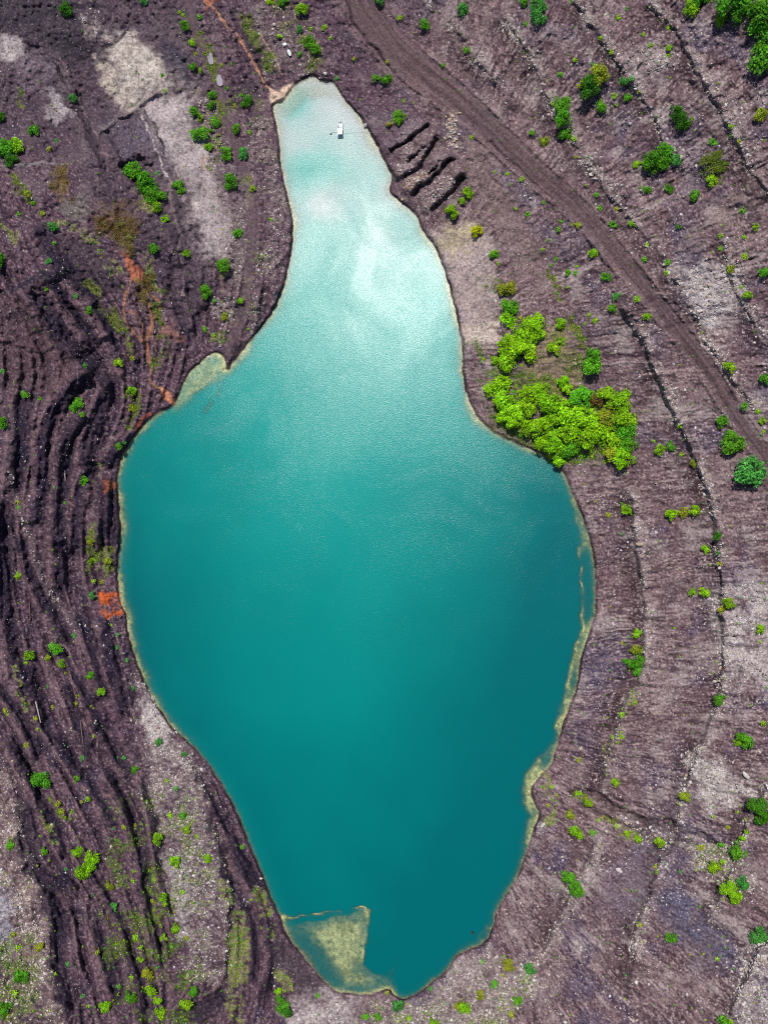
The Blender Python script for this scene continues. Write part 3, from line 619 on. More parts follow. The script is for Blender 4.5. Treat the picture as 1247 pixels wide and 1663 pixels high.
# ------------------------------------------------------------------ water
wu = np.arange(420 - 250, 990, 3.0); wv = np.arange(110, 1640, 3.0)
WU, WV = np.meshgrid(wu, wv)
ws = samp(S0, WU.ravel(), WV.ravel()).reshape(WU.shape)
wz = zat_arr(WU, WV)
wx, wy = ray(WU, WV, 0.0 * WU)
silt_sheen = np.interp(WV, [120, 200, 300, 380, 470, 560, 700, 850, 1000, 1200, 1400, 1660], [.84, .80, .72, .66, .59, .51, .40, .30, .21, .12, .04, .0])  # milky sediment and pale sky sheen towards the lake head, one tint
silt_sheen = silt_sheen - .20 * np.clip(np.abs(WU - np.interp(WV, [120, 400, 800, 1600], [520, 610, 560, 560])) / 225, 0, 1.5) ** 1.5 * np.interp(WV, [400, 600, 1300], [.6, 1, .5])
silt_sheen = silt_sheen + .10 * fbm(WU, WV, 150, 3, 91) * np.interp(WV, [100, 500, 1000], [1, .7, .25]) + .05 * sstep(700, 250, WU)
silt_sheen = silt_sheen - .24 * np.exp(-((WU - 478) / 26) ** 2 - ((WV - 165) / 30) ** 2) - .17 * np.exp(-((WU - 495) / 46) ** 2 - ((WV - 275) / 25) ** 2) + .15 * np.exp(-((WU - 522) / 32) ** 2 - ((WV - 338) / 30) ** 2)  # cloud reflections painted as darker and paler patches of water colour
silt_sheen = silt_sheen + .06 * np.clip(1 + ws / 26, 0, 1)
wi = np.arange(WU.size).reshape(WU.shape)
wq = np.stack([wi[:-1, :-1], wi[1:, :-1], wi[1:, 1:], wi[:-1, 1:]], -1).reshape(-1, 4)
keep = (ws.ravel()[wq] < 7).all(1)
wq = wq[keep]; used = np.unique(wq); rem = np.full(WU.size, -1); rem[used] = np.arange(len(used)); wq = rem[wq]
wco = np.stack([wx, wy, np.zeros_like(wx)], -1).reshape(-1, 3)[used]
wdep = np.maximum(-wz, 0).ravel()[used]
opac = 1 - np.exp(-np.maximum(wdep - .10, 0) / .58)
me = mesh_np('lake_water', wco, wq, attrs={'silt_sheen': np.clip(silt_sheen.ravel()[used], 0, 1), 'murk': np.clip(opac, 0, 1)})
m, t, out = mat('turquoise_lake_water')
a1 = N(t, 'ShaderNodeAttribute'); a1.attribute_name = 'silt_sheen'; a2 = N(t, 'ShaderNodeAttribute'); a2.attribute_name = 'murk'
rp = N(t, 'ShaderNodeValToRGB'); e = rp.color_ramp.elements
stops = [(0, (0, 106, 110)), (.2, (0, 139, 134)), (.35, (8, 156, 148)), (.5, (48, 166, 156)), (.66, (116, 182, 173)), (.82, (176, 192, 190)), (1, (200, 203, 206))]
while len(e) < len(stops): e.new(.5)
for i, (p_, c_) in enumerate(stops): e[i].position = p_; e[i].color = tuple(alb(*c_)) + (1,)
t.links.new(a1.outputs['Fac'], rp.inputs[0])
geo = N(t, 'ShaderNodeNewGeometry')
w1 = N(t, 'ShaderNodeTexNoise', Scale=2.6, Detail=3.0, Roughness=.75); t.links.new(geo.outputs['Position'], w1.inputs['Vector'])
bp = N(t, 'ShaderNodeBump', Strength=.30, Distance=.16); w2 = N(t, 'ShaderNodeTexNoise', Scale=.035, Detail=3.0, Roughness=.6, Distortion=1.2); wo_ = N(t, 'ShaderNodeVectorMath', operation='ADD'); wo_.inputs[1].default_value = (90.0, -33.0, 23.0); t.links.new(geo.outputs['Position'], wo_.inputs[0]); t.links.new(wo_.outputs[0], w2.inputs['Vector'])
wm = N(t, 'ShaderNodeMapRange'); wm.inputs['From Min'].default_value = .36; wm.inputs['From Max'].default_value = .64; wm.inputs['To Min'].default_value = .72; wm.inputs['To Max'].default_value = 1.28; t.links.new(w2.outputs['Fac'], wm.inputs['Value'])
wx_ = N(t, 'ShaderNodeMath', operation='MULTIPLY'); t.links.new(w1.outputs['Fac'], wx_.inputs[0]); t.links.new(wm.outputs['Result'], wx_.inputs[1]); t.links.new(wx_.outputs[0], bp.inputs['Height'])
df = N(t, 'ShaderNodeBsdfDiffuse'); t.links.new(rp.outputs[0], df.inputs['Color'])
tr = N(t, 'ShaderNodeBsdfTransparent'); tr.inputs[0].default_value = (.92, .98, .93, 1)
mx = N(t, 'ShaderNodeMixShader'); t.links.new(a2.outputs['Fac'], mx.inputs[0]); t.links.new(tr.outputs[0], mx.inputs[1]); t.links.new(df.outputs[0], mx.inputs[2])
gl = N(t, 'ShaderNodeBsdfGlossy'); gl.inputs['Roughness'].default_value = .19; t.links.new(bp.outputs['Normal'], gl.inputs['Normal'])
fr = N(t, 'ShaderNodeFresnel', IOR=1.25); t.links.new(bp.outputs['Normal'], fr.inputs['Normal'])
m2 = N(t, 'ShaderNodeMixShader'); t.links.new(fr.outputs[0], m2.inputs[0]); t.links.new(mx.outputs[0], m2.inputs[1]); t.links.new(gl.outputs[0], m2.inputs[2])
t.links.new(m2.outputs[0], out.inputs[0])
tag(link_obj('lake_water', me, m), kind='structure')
mp = plain('grey_puddle', tuple(alb(168, 160, 170)), .12, vary=.05)
for P in ([(337,86),(343,85),(346,94),(347,103),(341,104),(338,96)], [(352,124),(357,121),(361,128),(362,137),(358,140),(353,136)]):
    pts = catmull(P, True, 4); zc = max(zat(*p) for p in pts) * .5 + .5 * zat(*np.mean(P, 0)) + .06
    co = [(*ray(p[0], p[1], zc), zc) for p in pts]
    me = bpy.data.meshes.new('puddle'); me.from_pydata(co, [], [list(range(len(co)))][::-1]); me.update()
    tag(link_obj('puddle', me, mp), kind='structure')

# ------------------------------------------------------------------ loose stones, grass, reeds (nobody could count them)
rng = np.random.default_rng(7); random.seed(7)
def scatter(mask, n_, lo=0.0):
    w = mask[:, :].copy(); w[(U < -6) | (U > 1253) | (V < -6) | (V > 1669)] = 0; w[w < lo] = 0
    c = np.cumsum(w.ravel()); r = rng.random(n_) * c[-1]; ii = np.searchsorted(c, r)
    u = U.ravel()[ii] + rng.uniform(-.8, .8, n_); v = V.ravel()[ii] + rng.uniform(-.8, .8, n_); return u, v
OCT = np.array([(1, 0, 0), (0, 1, 0), (-1, 0, 0), (0, -1, 0), (.5, .5, .8), (-.5, .5, .75), (-.5, -.5, .8), (.5, -.5, .7)], float)
OCTF = np.array([(0, 1, 4), (1, 2, 5), (2, 3, 6), (3, 0, 7), (0, 4, 7), (1, 5, 4), (2, 6, 5), (3, 7, 6), (4, 5, 6), (4, 6, 7)])
NR = 32000
ru, rv = scatter(rub, NR)
rz = zat_arr(ru, rv); rx, ry = ray(ru, rv, rz)
rr = .07 + .10 * rng.random(NR) + .26 * rng.random(NR) ** 6
sc3 = np.stack([rr * rng.uniform(.8, 1.5, NR), rr * rng.uniform(.6, 1.1, NR), rr * rng.uniform(.5, 1.0, NR)], -1)
vv = OCT[None] * (1 + rng.uniform(-.28, .28, (NR, 8, 3))) * sc3[:, None, :]
a = rng.random(NR) * 6.283; ca, sa = np.cos(a)[:, None], np.sin(a)[:, None]
vx = vv[..., 0] * ca - vv[..., 1] * sa; vy = vv[..., 0] * sa + vv[..., 1] * ca
co = np.stack([vx + rx[:, None], vy + ry[:, None], vv[..., 2] + rz[:, None] - .03], -1).reshape(-1, 3)
tri = (OCTF[None] + (np.arange(NR) * 8)[:, None, None]).reshape(-1, 3)
pal = np.array([alb(214, 204, 200), alb(190, 174, 170), alb(204, 186, 166), alb(160, 142, 142), alb(226, 220, 218), alb(120, 100, 102)])
rc = pal[rng.choice(6, NR, p=[.28, .24, .14, .16, .10, .08])] * rng.uniform(.8, 1.1, (NR, 1))
me = mesh_np('rubble', co, tris=tri, attrs={'stone': np.repeat(rc, 8, 0)}, smooth_=False)
stone_attr = attr_mat('loose_stone', 'stone', .9, .12, 8.0, .2)
tag(link_obj('rubble', me, stone_attr), 'loose pale stones strewn over the dark quarry slopes', 'rubble', kind='stuff')

def blades(name, mask, n_, hmin, hmax, wdt, cols, label, cat, lo):
    u, v = scatter(mask, n_, lo); z = zat_arr(u, v); x, y = ray(u, v, z)
    h = rng.uniform(hmin, hmax, n_); a = rng.random(n_) * 6.283; tl = rng.uniform(.3, 1.1, n_) * h; ta = rng.random(n_) * 6.283
    b0 = np.stack([x - np.cos(a) * wdt, y - np.sin(a) * wdt, z - .02], -1); b1 = np.stack([x + np.cos(a) * wdt, y + np.sin(a) * wdt, z - .02], -1)
    tp = np.stack([x + np.cos(ta) * tl, y + np.sin(ta) * tl, z + h], -1)
    co = np.stack([b0, b1, tp], 1).reshape(-1, 3); tri = np.arange(n_ * 3).reshape(-1, 3)
    cc = np.array([alb(*c) for c in cols])[rng.integers(0, len(cols), n_)] * rng.uniform(.75, 1.2, (n_, 1))
    me = mesh_np(name, co, tris=tri, attrs={'blade': np.repeat(cc, 3, 0)}, smooth_=False)
    return tag(link_obj(name, me, attr_mat(name + '_blades', 'blade', .9, .1, 3.0, .1)), label, cat, kind='stuff')
blades('grass', np.where(S > 3, grs, 0), 60000, .15, .5, .07, [(150,160,70), (120,150,40), (168,160,104), (110,128,60), (96,150,24)], 'thin olive grass growing in patches on benches and banks', 'grass', .25)
blades('reeds', reed * np.clip(.55 + 1.2 * n2 + .8 * n3, .03, 1), 8000, .3, .8, .05, [(204,172,112), (176,136,84), (214,186,128), (152,130,76), (180,168,90)], 'dry brown reed beds along the ochre stream', 'reeds', .02)

# ------------------------------------------------------------------ bushes and trees
HUES = {'b': (156,210,24), 'g': (106,182,34), 'd': (74,140,22), 't': (92,176,76), 'o': (170,182,44), 'y': (214,228,20), 'r': (118,92,44)}
CAT = [
(0,0,.3368,"322,62,40,d 697,15,20,t 895,133,28,g 963,85,17,g 930,215,20,b 930,325,22,g 885,75,14,b 785,365,14,g 795,440,14,b 357,487,25,t 12,575,30,d 175,645,32,g 40,735,50,g 85,720,42,b 60,775,34,d 275,680,14,t 240,720,16,o 1095,425,14,g 1025,465,24,g 1027,515,25,g 940,545,28,g 968,575,24,b 1045,590,32,g 1165,460,15,g 1200,505,35,g 1145,630,28,g 970,655,42,g 1020,640,18,g 1010,715,24,b 1095,750,32,g 1180,745,30,t 1125,890,42,g 1200,860,12,o 1220,915,20,b 650,840,44,g 720,890,52,g 755,950,50,g 760,1005,32,b 758,838,14,t 870,912,34,g 800,1060,22,b 755,1205,32,g 1150,1130,26,g 1115,310,10,g 905,1225,20,b 265,1100,28,t 140,940,22,o 165,980,15,g 92,1035,16,g 208,1035,18,o 262,1175,14,g 1130,510,16,o 865,60,12,b 945,260,14,o 975,345,18,b 1070,315,14,o"),
(400,0,.3368,"115,15,24,b 185,20,30,g 270,65,32,b 260,145,20,t 312,140,16,b 370,140,18,b 405,185,12,b 160,185,18,b 262,270,18,g 305,210,28,g 335,245,30,g 437,380,16,t 625,385,22,g 672,392,28,g 740,575,38,g 760,488,14,b 640,15,32,t 740,85,16,b 860,128,30,g 1045,55,30,t 1065,248,20,g 948,318,14,g 1085,665,14,b 1035,975,20,b 990,1030,34,b 1070,935,26,b 1110,1130,32,y 1190,1225,22,b 1035,860,10,g 1195,830,10,b 120,1060,14,b 690,610,18,o 520,285,14,o 680,300,14,o 15,640,16,b"),
(820,0,.3424,"155,45,40,t 155,95,36,t 85,20,26,g 97,115,14,g 315,8,10,g 870,60,34,b 918,15,36,g 1075,40,70,g 1010,110,30,b 1110,85,40,g 1185,110,62,g 1200,160,44,g 1225,210,32,d 1190,310,66,g 1090,120,12,g 455,180,14,b 535,85,16,b 578,45,12,t 690,215,14,b 775,135,14,b 655,165,12,b 778,235,18,b 770,265,14,b 505,248,15,b 415,305,14,t 332,285,14,b 260,355,16,g 450,370,48,o 405,430,50,d 370,410,28,o 455,510,28,g 517,455,16,b 525,500,11,b 575,468,20,g 560,398,24,t 600,375,16,t 635,435,12,o 262,505,40,g 275,580,44,g 280,645,32,g 228,492,14,b 325,662,16,b 125,640,18,g 180,675,24,o 805,545,30,d 830,590,40,d 885,565,12,g 1205,555,24,o 1070,600,14,b 1072,645,13,d 1110,670,14,o 982,680,18,g 700,770,52,g 755,720,36,g 690,800,36,g 750,775,34,g 625,785,22,b 810,765,24,t 975,860,25,b 670,905,20,g 775,900,20,g 640,890,10,g 890,935,24,g 432,925,15,g 450,988,17,g 530,990,14,o 510,1068,18,g 605,1070,20,b 820,1075,14,d 675,1165,16,b 1125,1000,17,g 1180,1082,18,b 1132,1125,13,b 1020,1118,14,b 1022,1180,13,b 1132,1215,14,b 108,1018,17,g 50,990,11,b 183,962,12,g 265,1050,13,g 252,1088,17,g 340,1075,18,o 315,1065,10,b 205,1140,11,g 178,1185,12,b 418,1205,22,b 10,825,12,b 78,850,15,b 28,875,8,g 335,745,10,o"),
(0,400,.3368,"10,85,40,g 235,75,18,t 1080,105,36,g 1005,225,38,g 1035,265,14,g 1165,262,22,b 222,207,15,g 365,240,16,t 430,310,22,g 1090,345,24,o 995,400,18,g 1030,430,14,b 1200,400,12,g 578,570,25,b 410,580,18,t 640,700,26,b 640,540,16,o 125,717,20,g 195,737,14,g 380,770,36,g 400,810,18,g 25,855,25,g 645,780,26,o 575,968,20,g 600,945,14,t 410,1132,22,g 265,1165,12,t 315,1240,8,g 15,605,15,t 660,160,10,b"),
(660,400,.4707,"300,32,15,g 315,60,8,b 645,28,16,b 515,45,10,g 500,65,9,g 550,95,13,g 582,92,11,g 588,68,8,b 555,142,7,b 687,108,15,g 788,185,13,b 825,245,14,b 720,175,14,t 705,215,16,g 630,238,9,b 648,257,12,b 615,267,7,b 345,150,28,o 352,210,30,g 350,258,20,b 450,235,10,b 820,47,12,g 900,55,12,g 897,92,10,b 440,290,34,b 400,310,40,b 355,350,38,b 390,365,44,o 345,395,28,b 505,362,18,b 525,270,18,o 530,330,13,o 640,385,22,g 637,425,26,g 300,395,15,b 265,392,10,b 290,500,22,b 330,480,26,b 335,530,32,b 360,570,28,b 340,600,24,b 380,600,28,b 415,560,25,o 420,510,28,b 460,500,26,o 485,540,32,b 540,470,20,b 550,490,18,b 600,530,34,g 650,540,22,r 690,525,30,o 730,540,32,b 560,580,34,o 515,600,30,b 470,630,34,b 430,640,28,b 560,640,32,o 610,600,34,o 650,620,34,b 690,590,30,o 735,600,34,b 620,660,34,b 665,665,30,b 720,660,34,b 745,640,28,g 510,680,34,b 470,690,24,b 540,700,28,g 520,740,20,b 710,710,30,o 745,735,34,b 760,690,26,g 575,690,22,g 870,705,18,b 910,688,15,g 852,672,9,b 943,618,12,b 960,665,8,b 947,720,9,b 990,750,14,o 1082,612,22,g 1120,690,36,g 1105,660,22,g 1175,790,48,t 1230,465,18,g 1160,553,13,g 1210,570,10,b 1225,605,13,b 1232,640,8,b 1110,425,18,b 1100,408,10,b 1230,95,16,g 1165,38,12,b 1170,170,14,b 1152,142,8,b 1115,80,14,o 1085,8,10,g 610,730,9,g"),
(0,800,.3368,"90,50,16,o 93,75,14,g 93,397,20,b 440,330,20,b 450,240,24,o 525,330,22,o 315,48,8,g 255,277,7,b 452,428,16,b 495,430,16,o 452,493,22,t 570,685,14,t 570,745,15,t 612,810,16,t 540,640,10,b 360,690,16,t 278,750,32,g 152,783,25,b 235,793,20,o 302,825,22,b 125,822,12,b 318,870,12,o 340,793,8,b 437,880,22,g 492,963,22,b 640,943,14,t 232,935,11,t 378,980,12,o 365,1020,14,o 30,1050,16,o 38,1070,9,b 452,1178,11,b 175,1090,14,o 185,1140,10,b 130,1220,16,o 400,1280,16,t 600,1280,13,t 770,1205,20,t 892,1263,18,t 260,1035,14,o"),
(820,800,.3424,"578,82,24,b 553,53,10,g 490,108,16,o 775,112,26,b 803,100,18,b 840,95,24,o 885,85,26,b 910,82,16,b 552,197,9,t 1003,203,20,d 943,272,22,b 1012,290,16,d 1018,335,18,o 883,472,21,b 943,477,22,b 1062,525,30,b 1040,515,16,b 1025,555,20,o 1208,645,20,b 800,642,9,b 1205,708,9,b 827,777,7,b 620,668,22,b 620,745,27,o 620,815,36,g 570,800,18,g 640,790,24,g 630,845,22,g 555,712,12,o 495,843,8,t 615,995,12,b 555,1055,16,b 512,1160,13,b 553,1160,13,b 1015,980,25,g 1110,1165,26,g 1140,1175,30,g 1105,1185,20,b 1225,1095,14,b 1170,1007,8,b 1245,925,10,g 350,1268,14,o 430,40,8,o"),
(0,1240,.3368,"213,65,42,g 658,28,20,g 373,73,18,g 425,170,15,b 397,185,11,o 280,195,16,o 300,230,15,o 348,235,14,b 55,385,24,g 222,415,20,g 378,415,26,b 455,445,32,b 405,510,38,b 440,490,32,b 320,510,10,t 765,362,26,b 845,465,22,b 862,490,18,b 600,308,14,o 650,300,12,o 548,315,10,t 550,690,20,t 745,560,14,b 795,640,26,b 795,675,16,b 850,785,27,b 795,835,22,b 825,885,14,g 680,935,18,b 680,885,14,b 720,1005,32,o 735,1085,28,b 765,1140,20,b 775,1190,22,b 775,1225,18,b 640,1110,28,g 638,1030,16,b 518,1165,28,b 428,1172,11,b 268,1015,12,b 575,1075,14,g 905,1150,28,b 940,1095,22,g 200,880,22,o 110,1020,30,g 75,1110,18,b 20,1185,30,g 45,1165,15,g 90,890,18,b 60,825,16,o 328,965,14,t 535,580,24,o 890,250,20,g 910,315,20,b 820,250,16,b 950,350,12,b 1000,455,22,b 1170,403,14,g 805,85,12,b 850,120,14,t 655,840,18,b 560,870,12,b 470,910,14,o 405,1120,14,t 900,840,14,o 880,620,16,b 645,520,10,b 645,565,12,b 735,665,14,o"),
(400,1240,.3368,"158,1095,20,b 165,1130,20,g 178,1165,28,g 195,1190,28,d 345,1118,15,g 25,655,10,b 680,1105,12,o 730,1160,26,t 890,1085,15,t 575,1220,18,g 635,1215,20,g 1025,1160,24,o 1050,1175,28,b 1138,958,16,g 1197,1062,20,g 1125,1110,20,o 905,1240,24,b 1240,930,8,b 785,1230,14,b 1235,1020,10,o"),
(820,1240,.3424,"350,145,18,b 375,165,18,o 395,180,22,b 330,318,28,b 348,338,22,b 310,235,24,o 518,92,20,b 415,328,17,g 443,268,12,b 220,110,12,b 205,200,12,o 245,150,12,o 845,148,22,o 825,192,9,b 530,300,14,b 580,330,18,b 620,355,18,b 728,370,22,b 1023,385,17,g 1190,215,50,d 1095,400,38,g 1125,355,18,b 925,395,16,o 990,490,28,b 1030,465,15,b 1060,600,40,b 1120,565,26,t 713,490,14,o 722,515,12,b 830,512,10,t 300,535,30,g 335,580,34,g 785,820,22,g 1005,925,12,b 1185,805,38,t 573,1003,8,t 120,965,28,t 55,1110,24,g 20,950,28,o 1030,1215,28,g 640,765,12,o 1145,325,14,b 1145,265,12,o 985,250,10,b 1055,300,12,o 1100,230,9,b 30,1190,16,o 1070,1225,15,b"),
]
plants = []
for ox, oy, sc_, txt in CAT:
    for e_ in txt.split():
        a_, b_, r_, h_ = e_.split(','); plants.append([ox + float(a_) * sc_, oy + float(b_) * sc_, float(r_) * sc_, h_])
plants.sort(key=lambda p: -p[2])
KEEP = 298
singles, minor = plants[:KEEP], plants[KEEP:]
singles.sort(key=lambda p: p[1])

def leaf_cloud(seed, nl, lobes, size, flat=.85):
    r = np.random.default_rng(seed)
    cs = []; 
    for i in range(lobes):
        a = r.random() * 6.283; q_ = r.random() ** .6 * .74
        cs.append((q_ * math.cos(a), q_ * math.sin(a), .30 + .62 * (1 - q_) * r.uniform(.5, 1.15), r.uniform(.22, .40)))
    cs = np.array(cs)
    ii = r.integers(0, lobes, nl)
    d = r.normal(size=(nl, 3)); d[:, 2] = d[:, 2] * .8 + .35; d /= np.linalg.norm(d, axis=1)[:, None]
    rad_ = cs[ii, 3] * r.uniform(.55, 1.08, nl) ** .7
    p = cs[ii, :3] + d * rad_[:, None]; p[:, 2] *= flat; p[:, 2] = np.maximum(p[:, 2], .06)
    nrm = d + r.normal(size=(nl, 3)) * .5; nrm[:, 2] += .75; nrm /= np.linalg.norm(nrm, axis=1)[:, None]
    tg = np.cross(nrm, r.normal(size=(nl, 3))); tg /= np.linalg.norm(tg, axis=1)[:, None]; bt = np.cross(nrm, tg)
    sz = size * r.uniform(.6, 1.35, nl)[:, None]
    co = np.stack([p - tg * sz, p - bt * sz * .62, p + tg * sz, p + bt * sz * .62], 1)
    co[:, 0] += nrm * sz * .25; co[:, 2] += nrm * sz * -.25
    lobe_t = (r.uniform(.55, 1.3, lobes) + .25)[ii]
    tone = (lobe_t * r.uniform(.6, 1.35, nl))
    return mesh_np('crown', co.reshape(-1, 3), np.arange(nl * 4).reshape(-1, 4), attrs={'tone': np.repeat(tone, 4)}, smooth_=False)
m, t, out = mat('leaves'); leaf_m = m
oi = N(t, 'ShaderNodeObjectInfo'); a1 = N(t, 'ShaderNodeAttribute'); a1.attribute_name = 'tone'
sm = N(t, 'ShaderNodeVectorMath', operation='SCALE'); t.links.new(oi.outputs['Color'], sm.inputs[0]); t.links.new(a1.outputs['Fac'], sm.inputs['Scale'])
d1 = N(t, 'ShaderNodeBsdfPrincipled'); d1.inputs['Roughness'].default_value = .55; d1.inputs['Specular IOR Level'].default_value = .25; t.links.new(sm.outputs[0], d1.inputs['Base Color'])
d2 = N(t, 'ShaderNodeBsdfTranslucent'); t.links.new(sm.outputs[0], d2.inputs['Color'])
mx = N(t, 'ShaderNodeMixShader'); mx.inputs[0].default_value = .42; t.links.new(d1.outputs[0], mx.inputs[1]); t.links.new(d2.outputs[0], mx.inputs[2]); t.links.new(mx.outputs[0], out.inputs[0])
bark = plain('bark', (.085, .065, .05), .9, vary=.3)
def trunk_mesh(seed, limbs, th):
    r = random.Random(seed); V_ = []; F_ = []
    def tube(a, b, r0, r1):
        a, b = Vector(a), Vector(b); d = (b - a).normalized(); x = d.orthogonal().normalized(); y = d.cross(x); mid = (a + b) / 2 + x * (r0 * .6)
        base = len(V_)
        for c, q_ in ((a, r0), (mid, (r0 + r1) / 2), (b, r1)):
            for k_ in range(7): V_.append(c + (x * math.cos(k_ * .8976) + y * math.sin(k_ * .8976)) * q_)
        for k_ in range(7):
            for s_ in (0, 7): F_.append((base + s_ + k_, base + s_ + (k_ + 1) % 7, base + s_ + 7 + (k_ + 1) % 7, base + s_ + 7 + k_))
    tube((0, 0, -.15), (0.02, .02, .45), th, th * .6)
    for i in range(limbs):
        a = i * 6.283 / limbs + r.uniform(-.4, .4); tube((.02, .02, r.uniform(.25, .44)), (math.cos(a) * .45, math.sin(a) * .45, r.uniform(.6, .8)), th * .5, th * .18)
    me = bpy.data.meshes.new('trunk'); me.from_pydata(V_, [], F_); me.update(); me.materials.append(bark); return me
BIG = [leaf_cloud(100 + i, 1700, 22, .075) for i in range(5)]; MID = [leaf_cloud(200 + i, 850, 15, .095) for i in range(5)]; SML = [leaf_cloud(300 + i, 360, 9, .13) for i in range(5)]
for g_ in BIG + MID + SML: g_.materials.append(leaf_m)
TRK = [trunk_mesh(i, 5, .07) for i in range(3)]; STM = [trunk_mesh(10 + i, 4, .05) for i in range(3)]

# places used to tell one plant from another
PLACES = [('in the grove by the right shore', 890, 660), ('in the grove by the right shore', 960, 700), ('in the grove by the right shore', 850, 640),('on the grassy knoll above the grove', 850, 560), ('on the grassy knoll above the grove', 900, 560),
 ('along the stony line of the upper right slope', 900, 180), ('on the upper right slope beside the corner trees', 1200, 60), ('on the upper right slope beside the corner trees', 1230, 130), ('in the middle of the upper right slope', 1080, 220), ('in the middle of the upper right slope', 980, 140),
 ('at the right edge above the pale rubble', 1190, 380), ('left of the dirt road where it bends', 880, 360), ('beside the pale rubble right of the dirt road', 1150, 470), ('on the dark bank between grove and road', 960, 480), ('on the dark bank between grove and road', 1060, 700), ('at the lower end of the dirt road', 1200, 700),
 ('at the top between road and lake head', 640, 110), ('above the head of the lake', 470, 60), ('above the head of the lake', 500, 90), ('along the left dirt track', 350, 180), ('along the left dirt track', 390, 250), ('on the bank left of the lake neck', 360, 440), ('on the bank left of the lake neck', 380, 520), ('at the top end of the left track', 300, 50),
 ('beside the dark pit near the brown reeds', 240, 300), ('at the upper left edge', 40, 220), ('near the brown reeds', 130, 330), ('near the brown reeds', 230, 400), ('on the upper left terraces', 60, 460), ('on the terraces left of the ochre stream', 130, 620), ('on the shore below the ochre stream', 210, 680), ('at the left edge by the old track', 20, 680),
 ('beside the orange seep on the left shore', 165, 930), ('in the middle of the left terraces', 70, 1040), ('on the left shore below the orange seep', 190, 1060), ('on the lower left terraces', 80, 1280), ('on the lower left terraces', 140, 1380), ('on the pale scree of the lower left', 280, 1340), ('on the pale scree of the lower left', 280, 1480), ('in the bottom left corner', 40, 1600),
 ('along the bottom edge left of the lagoon', 230, 1590), ('along the bottom edge left of the lagoon', 300, 1620), ('on the bank below the lagoon', 470, 1620), ('on the bank below the lagoon', 640, 1640), ('on the stony bank below the lake end', 780, 1600), ('at the bench edges right of mid lake', 1030, 830), ('at the bench edges right of mid lake', 1090, 830), ('on the right edge bench line', 1160, 920), ('on the right edge bench line', 1180, 980),
 ('in the grassy ditch right of the lake', 1025, 1060), ('in the grassy ditch right of the lake', 1010, 1160), ('by the white rubble at the right edge', 1190, 1180), ('by the ditch near the pale shoal', 940, 1320), ('by the ditch near the pale shoal', 1000, 1350), ('beside the cross ditch of the lower right', 1080, 1350), ('beside the cross ditch of the lower right', 1180, 1420), ('on the slope above the lower right shore', 920, 1430), ('in the lower right corner', 1150, 1560)]
LP = np.array([(p[1], p[2]) for p in PLACES])
HN = {'b': 'bright green', 'g': 'mid green', 'd': 'dark green', 't': 'blue green', 'o': 'olive green', 'y': 'vivid yellow green', 'r': 'reddish brown'}
ORD = ['first', 'second', 'third', 'fourth', 'fifth', 'sixth', 'seventh', 'eighth', 'ninth', 'tenth', 'eleventh', 'twelfth', 'thirteenth', 'fourteenth', 'fifteenth', 'sixteenth', 'seventeenth', 'eighteenth', 'nineteenth', 'twentieth']
def size_word(r_): return 'broad' if r_ > 15 else 'middling' if r_ > 10 else 'small' if r_ > 6.5 else 'tiny'
keys = {}
for p in singles:
    pl_ = PLACES[int(np.argmin(((LP - np.array(p[:2])) ** 2).sum(1)))][0]
    istree = p[2] > 8.2
    key = (size_word(p[2]), HN[p[3]], 'tree' if istree else 'bush', pl_); p.append(key); keys.setdefault(key, []).append(p)
for key, L in keys.items():
    L.sort(key=lambda p: p[1])
    for i, p in enumerate(L):
        base = f'{key[0]} {key[1]} {key[2]} {key[3]}'
        if len(L) > 1: base += (', lowest of these' if i == len(L) - 1 and len(L) > 2 else f', {ORD[i]} from top')
        p.append(base)
for i, (u, v, r_, h_, key, lab) in enumerate(singles):
    istree = key[2] == 'tree'; R = r_ * .168 * 1.14
    ingrove = 785 < u < 1035 and 505 < v < 765
    if ingrove: R *= 1.22
    root = bpy.data.objects.new(key[2], None); C.objects.link(root); root.empty_display_size = .5
    root.location = at(u, v); root.rotation_euler = (0, 0, random.random() * 6.283)
    s_ = R * random.uniform(.95, 1.05); hz = random.uniform(.85, 1.15) * (1.25 if istree else 1.0)
    tag(root, lab, key[2], 'trees growing on the quarry banks' if istree else 'bushes scattered over the quarry slopes')
    cm = random.choice(BIG if r_ > 11 else MID if r_ > 6.5 else SML)
    c = bpy.data.objects.new('crown', cm); C.objects.link(c); c.parent = root; c.scale = (s_ * random.uniform(.9, 1.1), s_ * random.uniform(.9, 1.1), s_ * hz)
    if ingrove and h_ == 'o' and random.random() < .65: h_ = 'b'
    q_ = alb(*HUES[h_]) * random.uniform(.82, 1.15); q_ = q_ * (1.22 if ingrove else 1.0); c.color = (float(q_[0] * random.uniform(.88, 1.12)), float(q_[1]), float(q_[2]), 1)
    k_ = bpy.data.objects.new('trunk' if istree else 'stem', random.choice(TRK if istree else STM)); C.objects.link(k_); k_.parent = root; k_.scale = (s_, s_, s_ * hz)
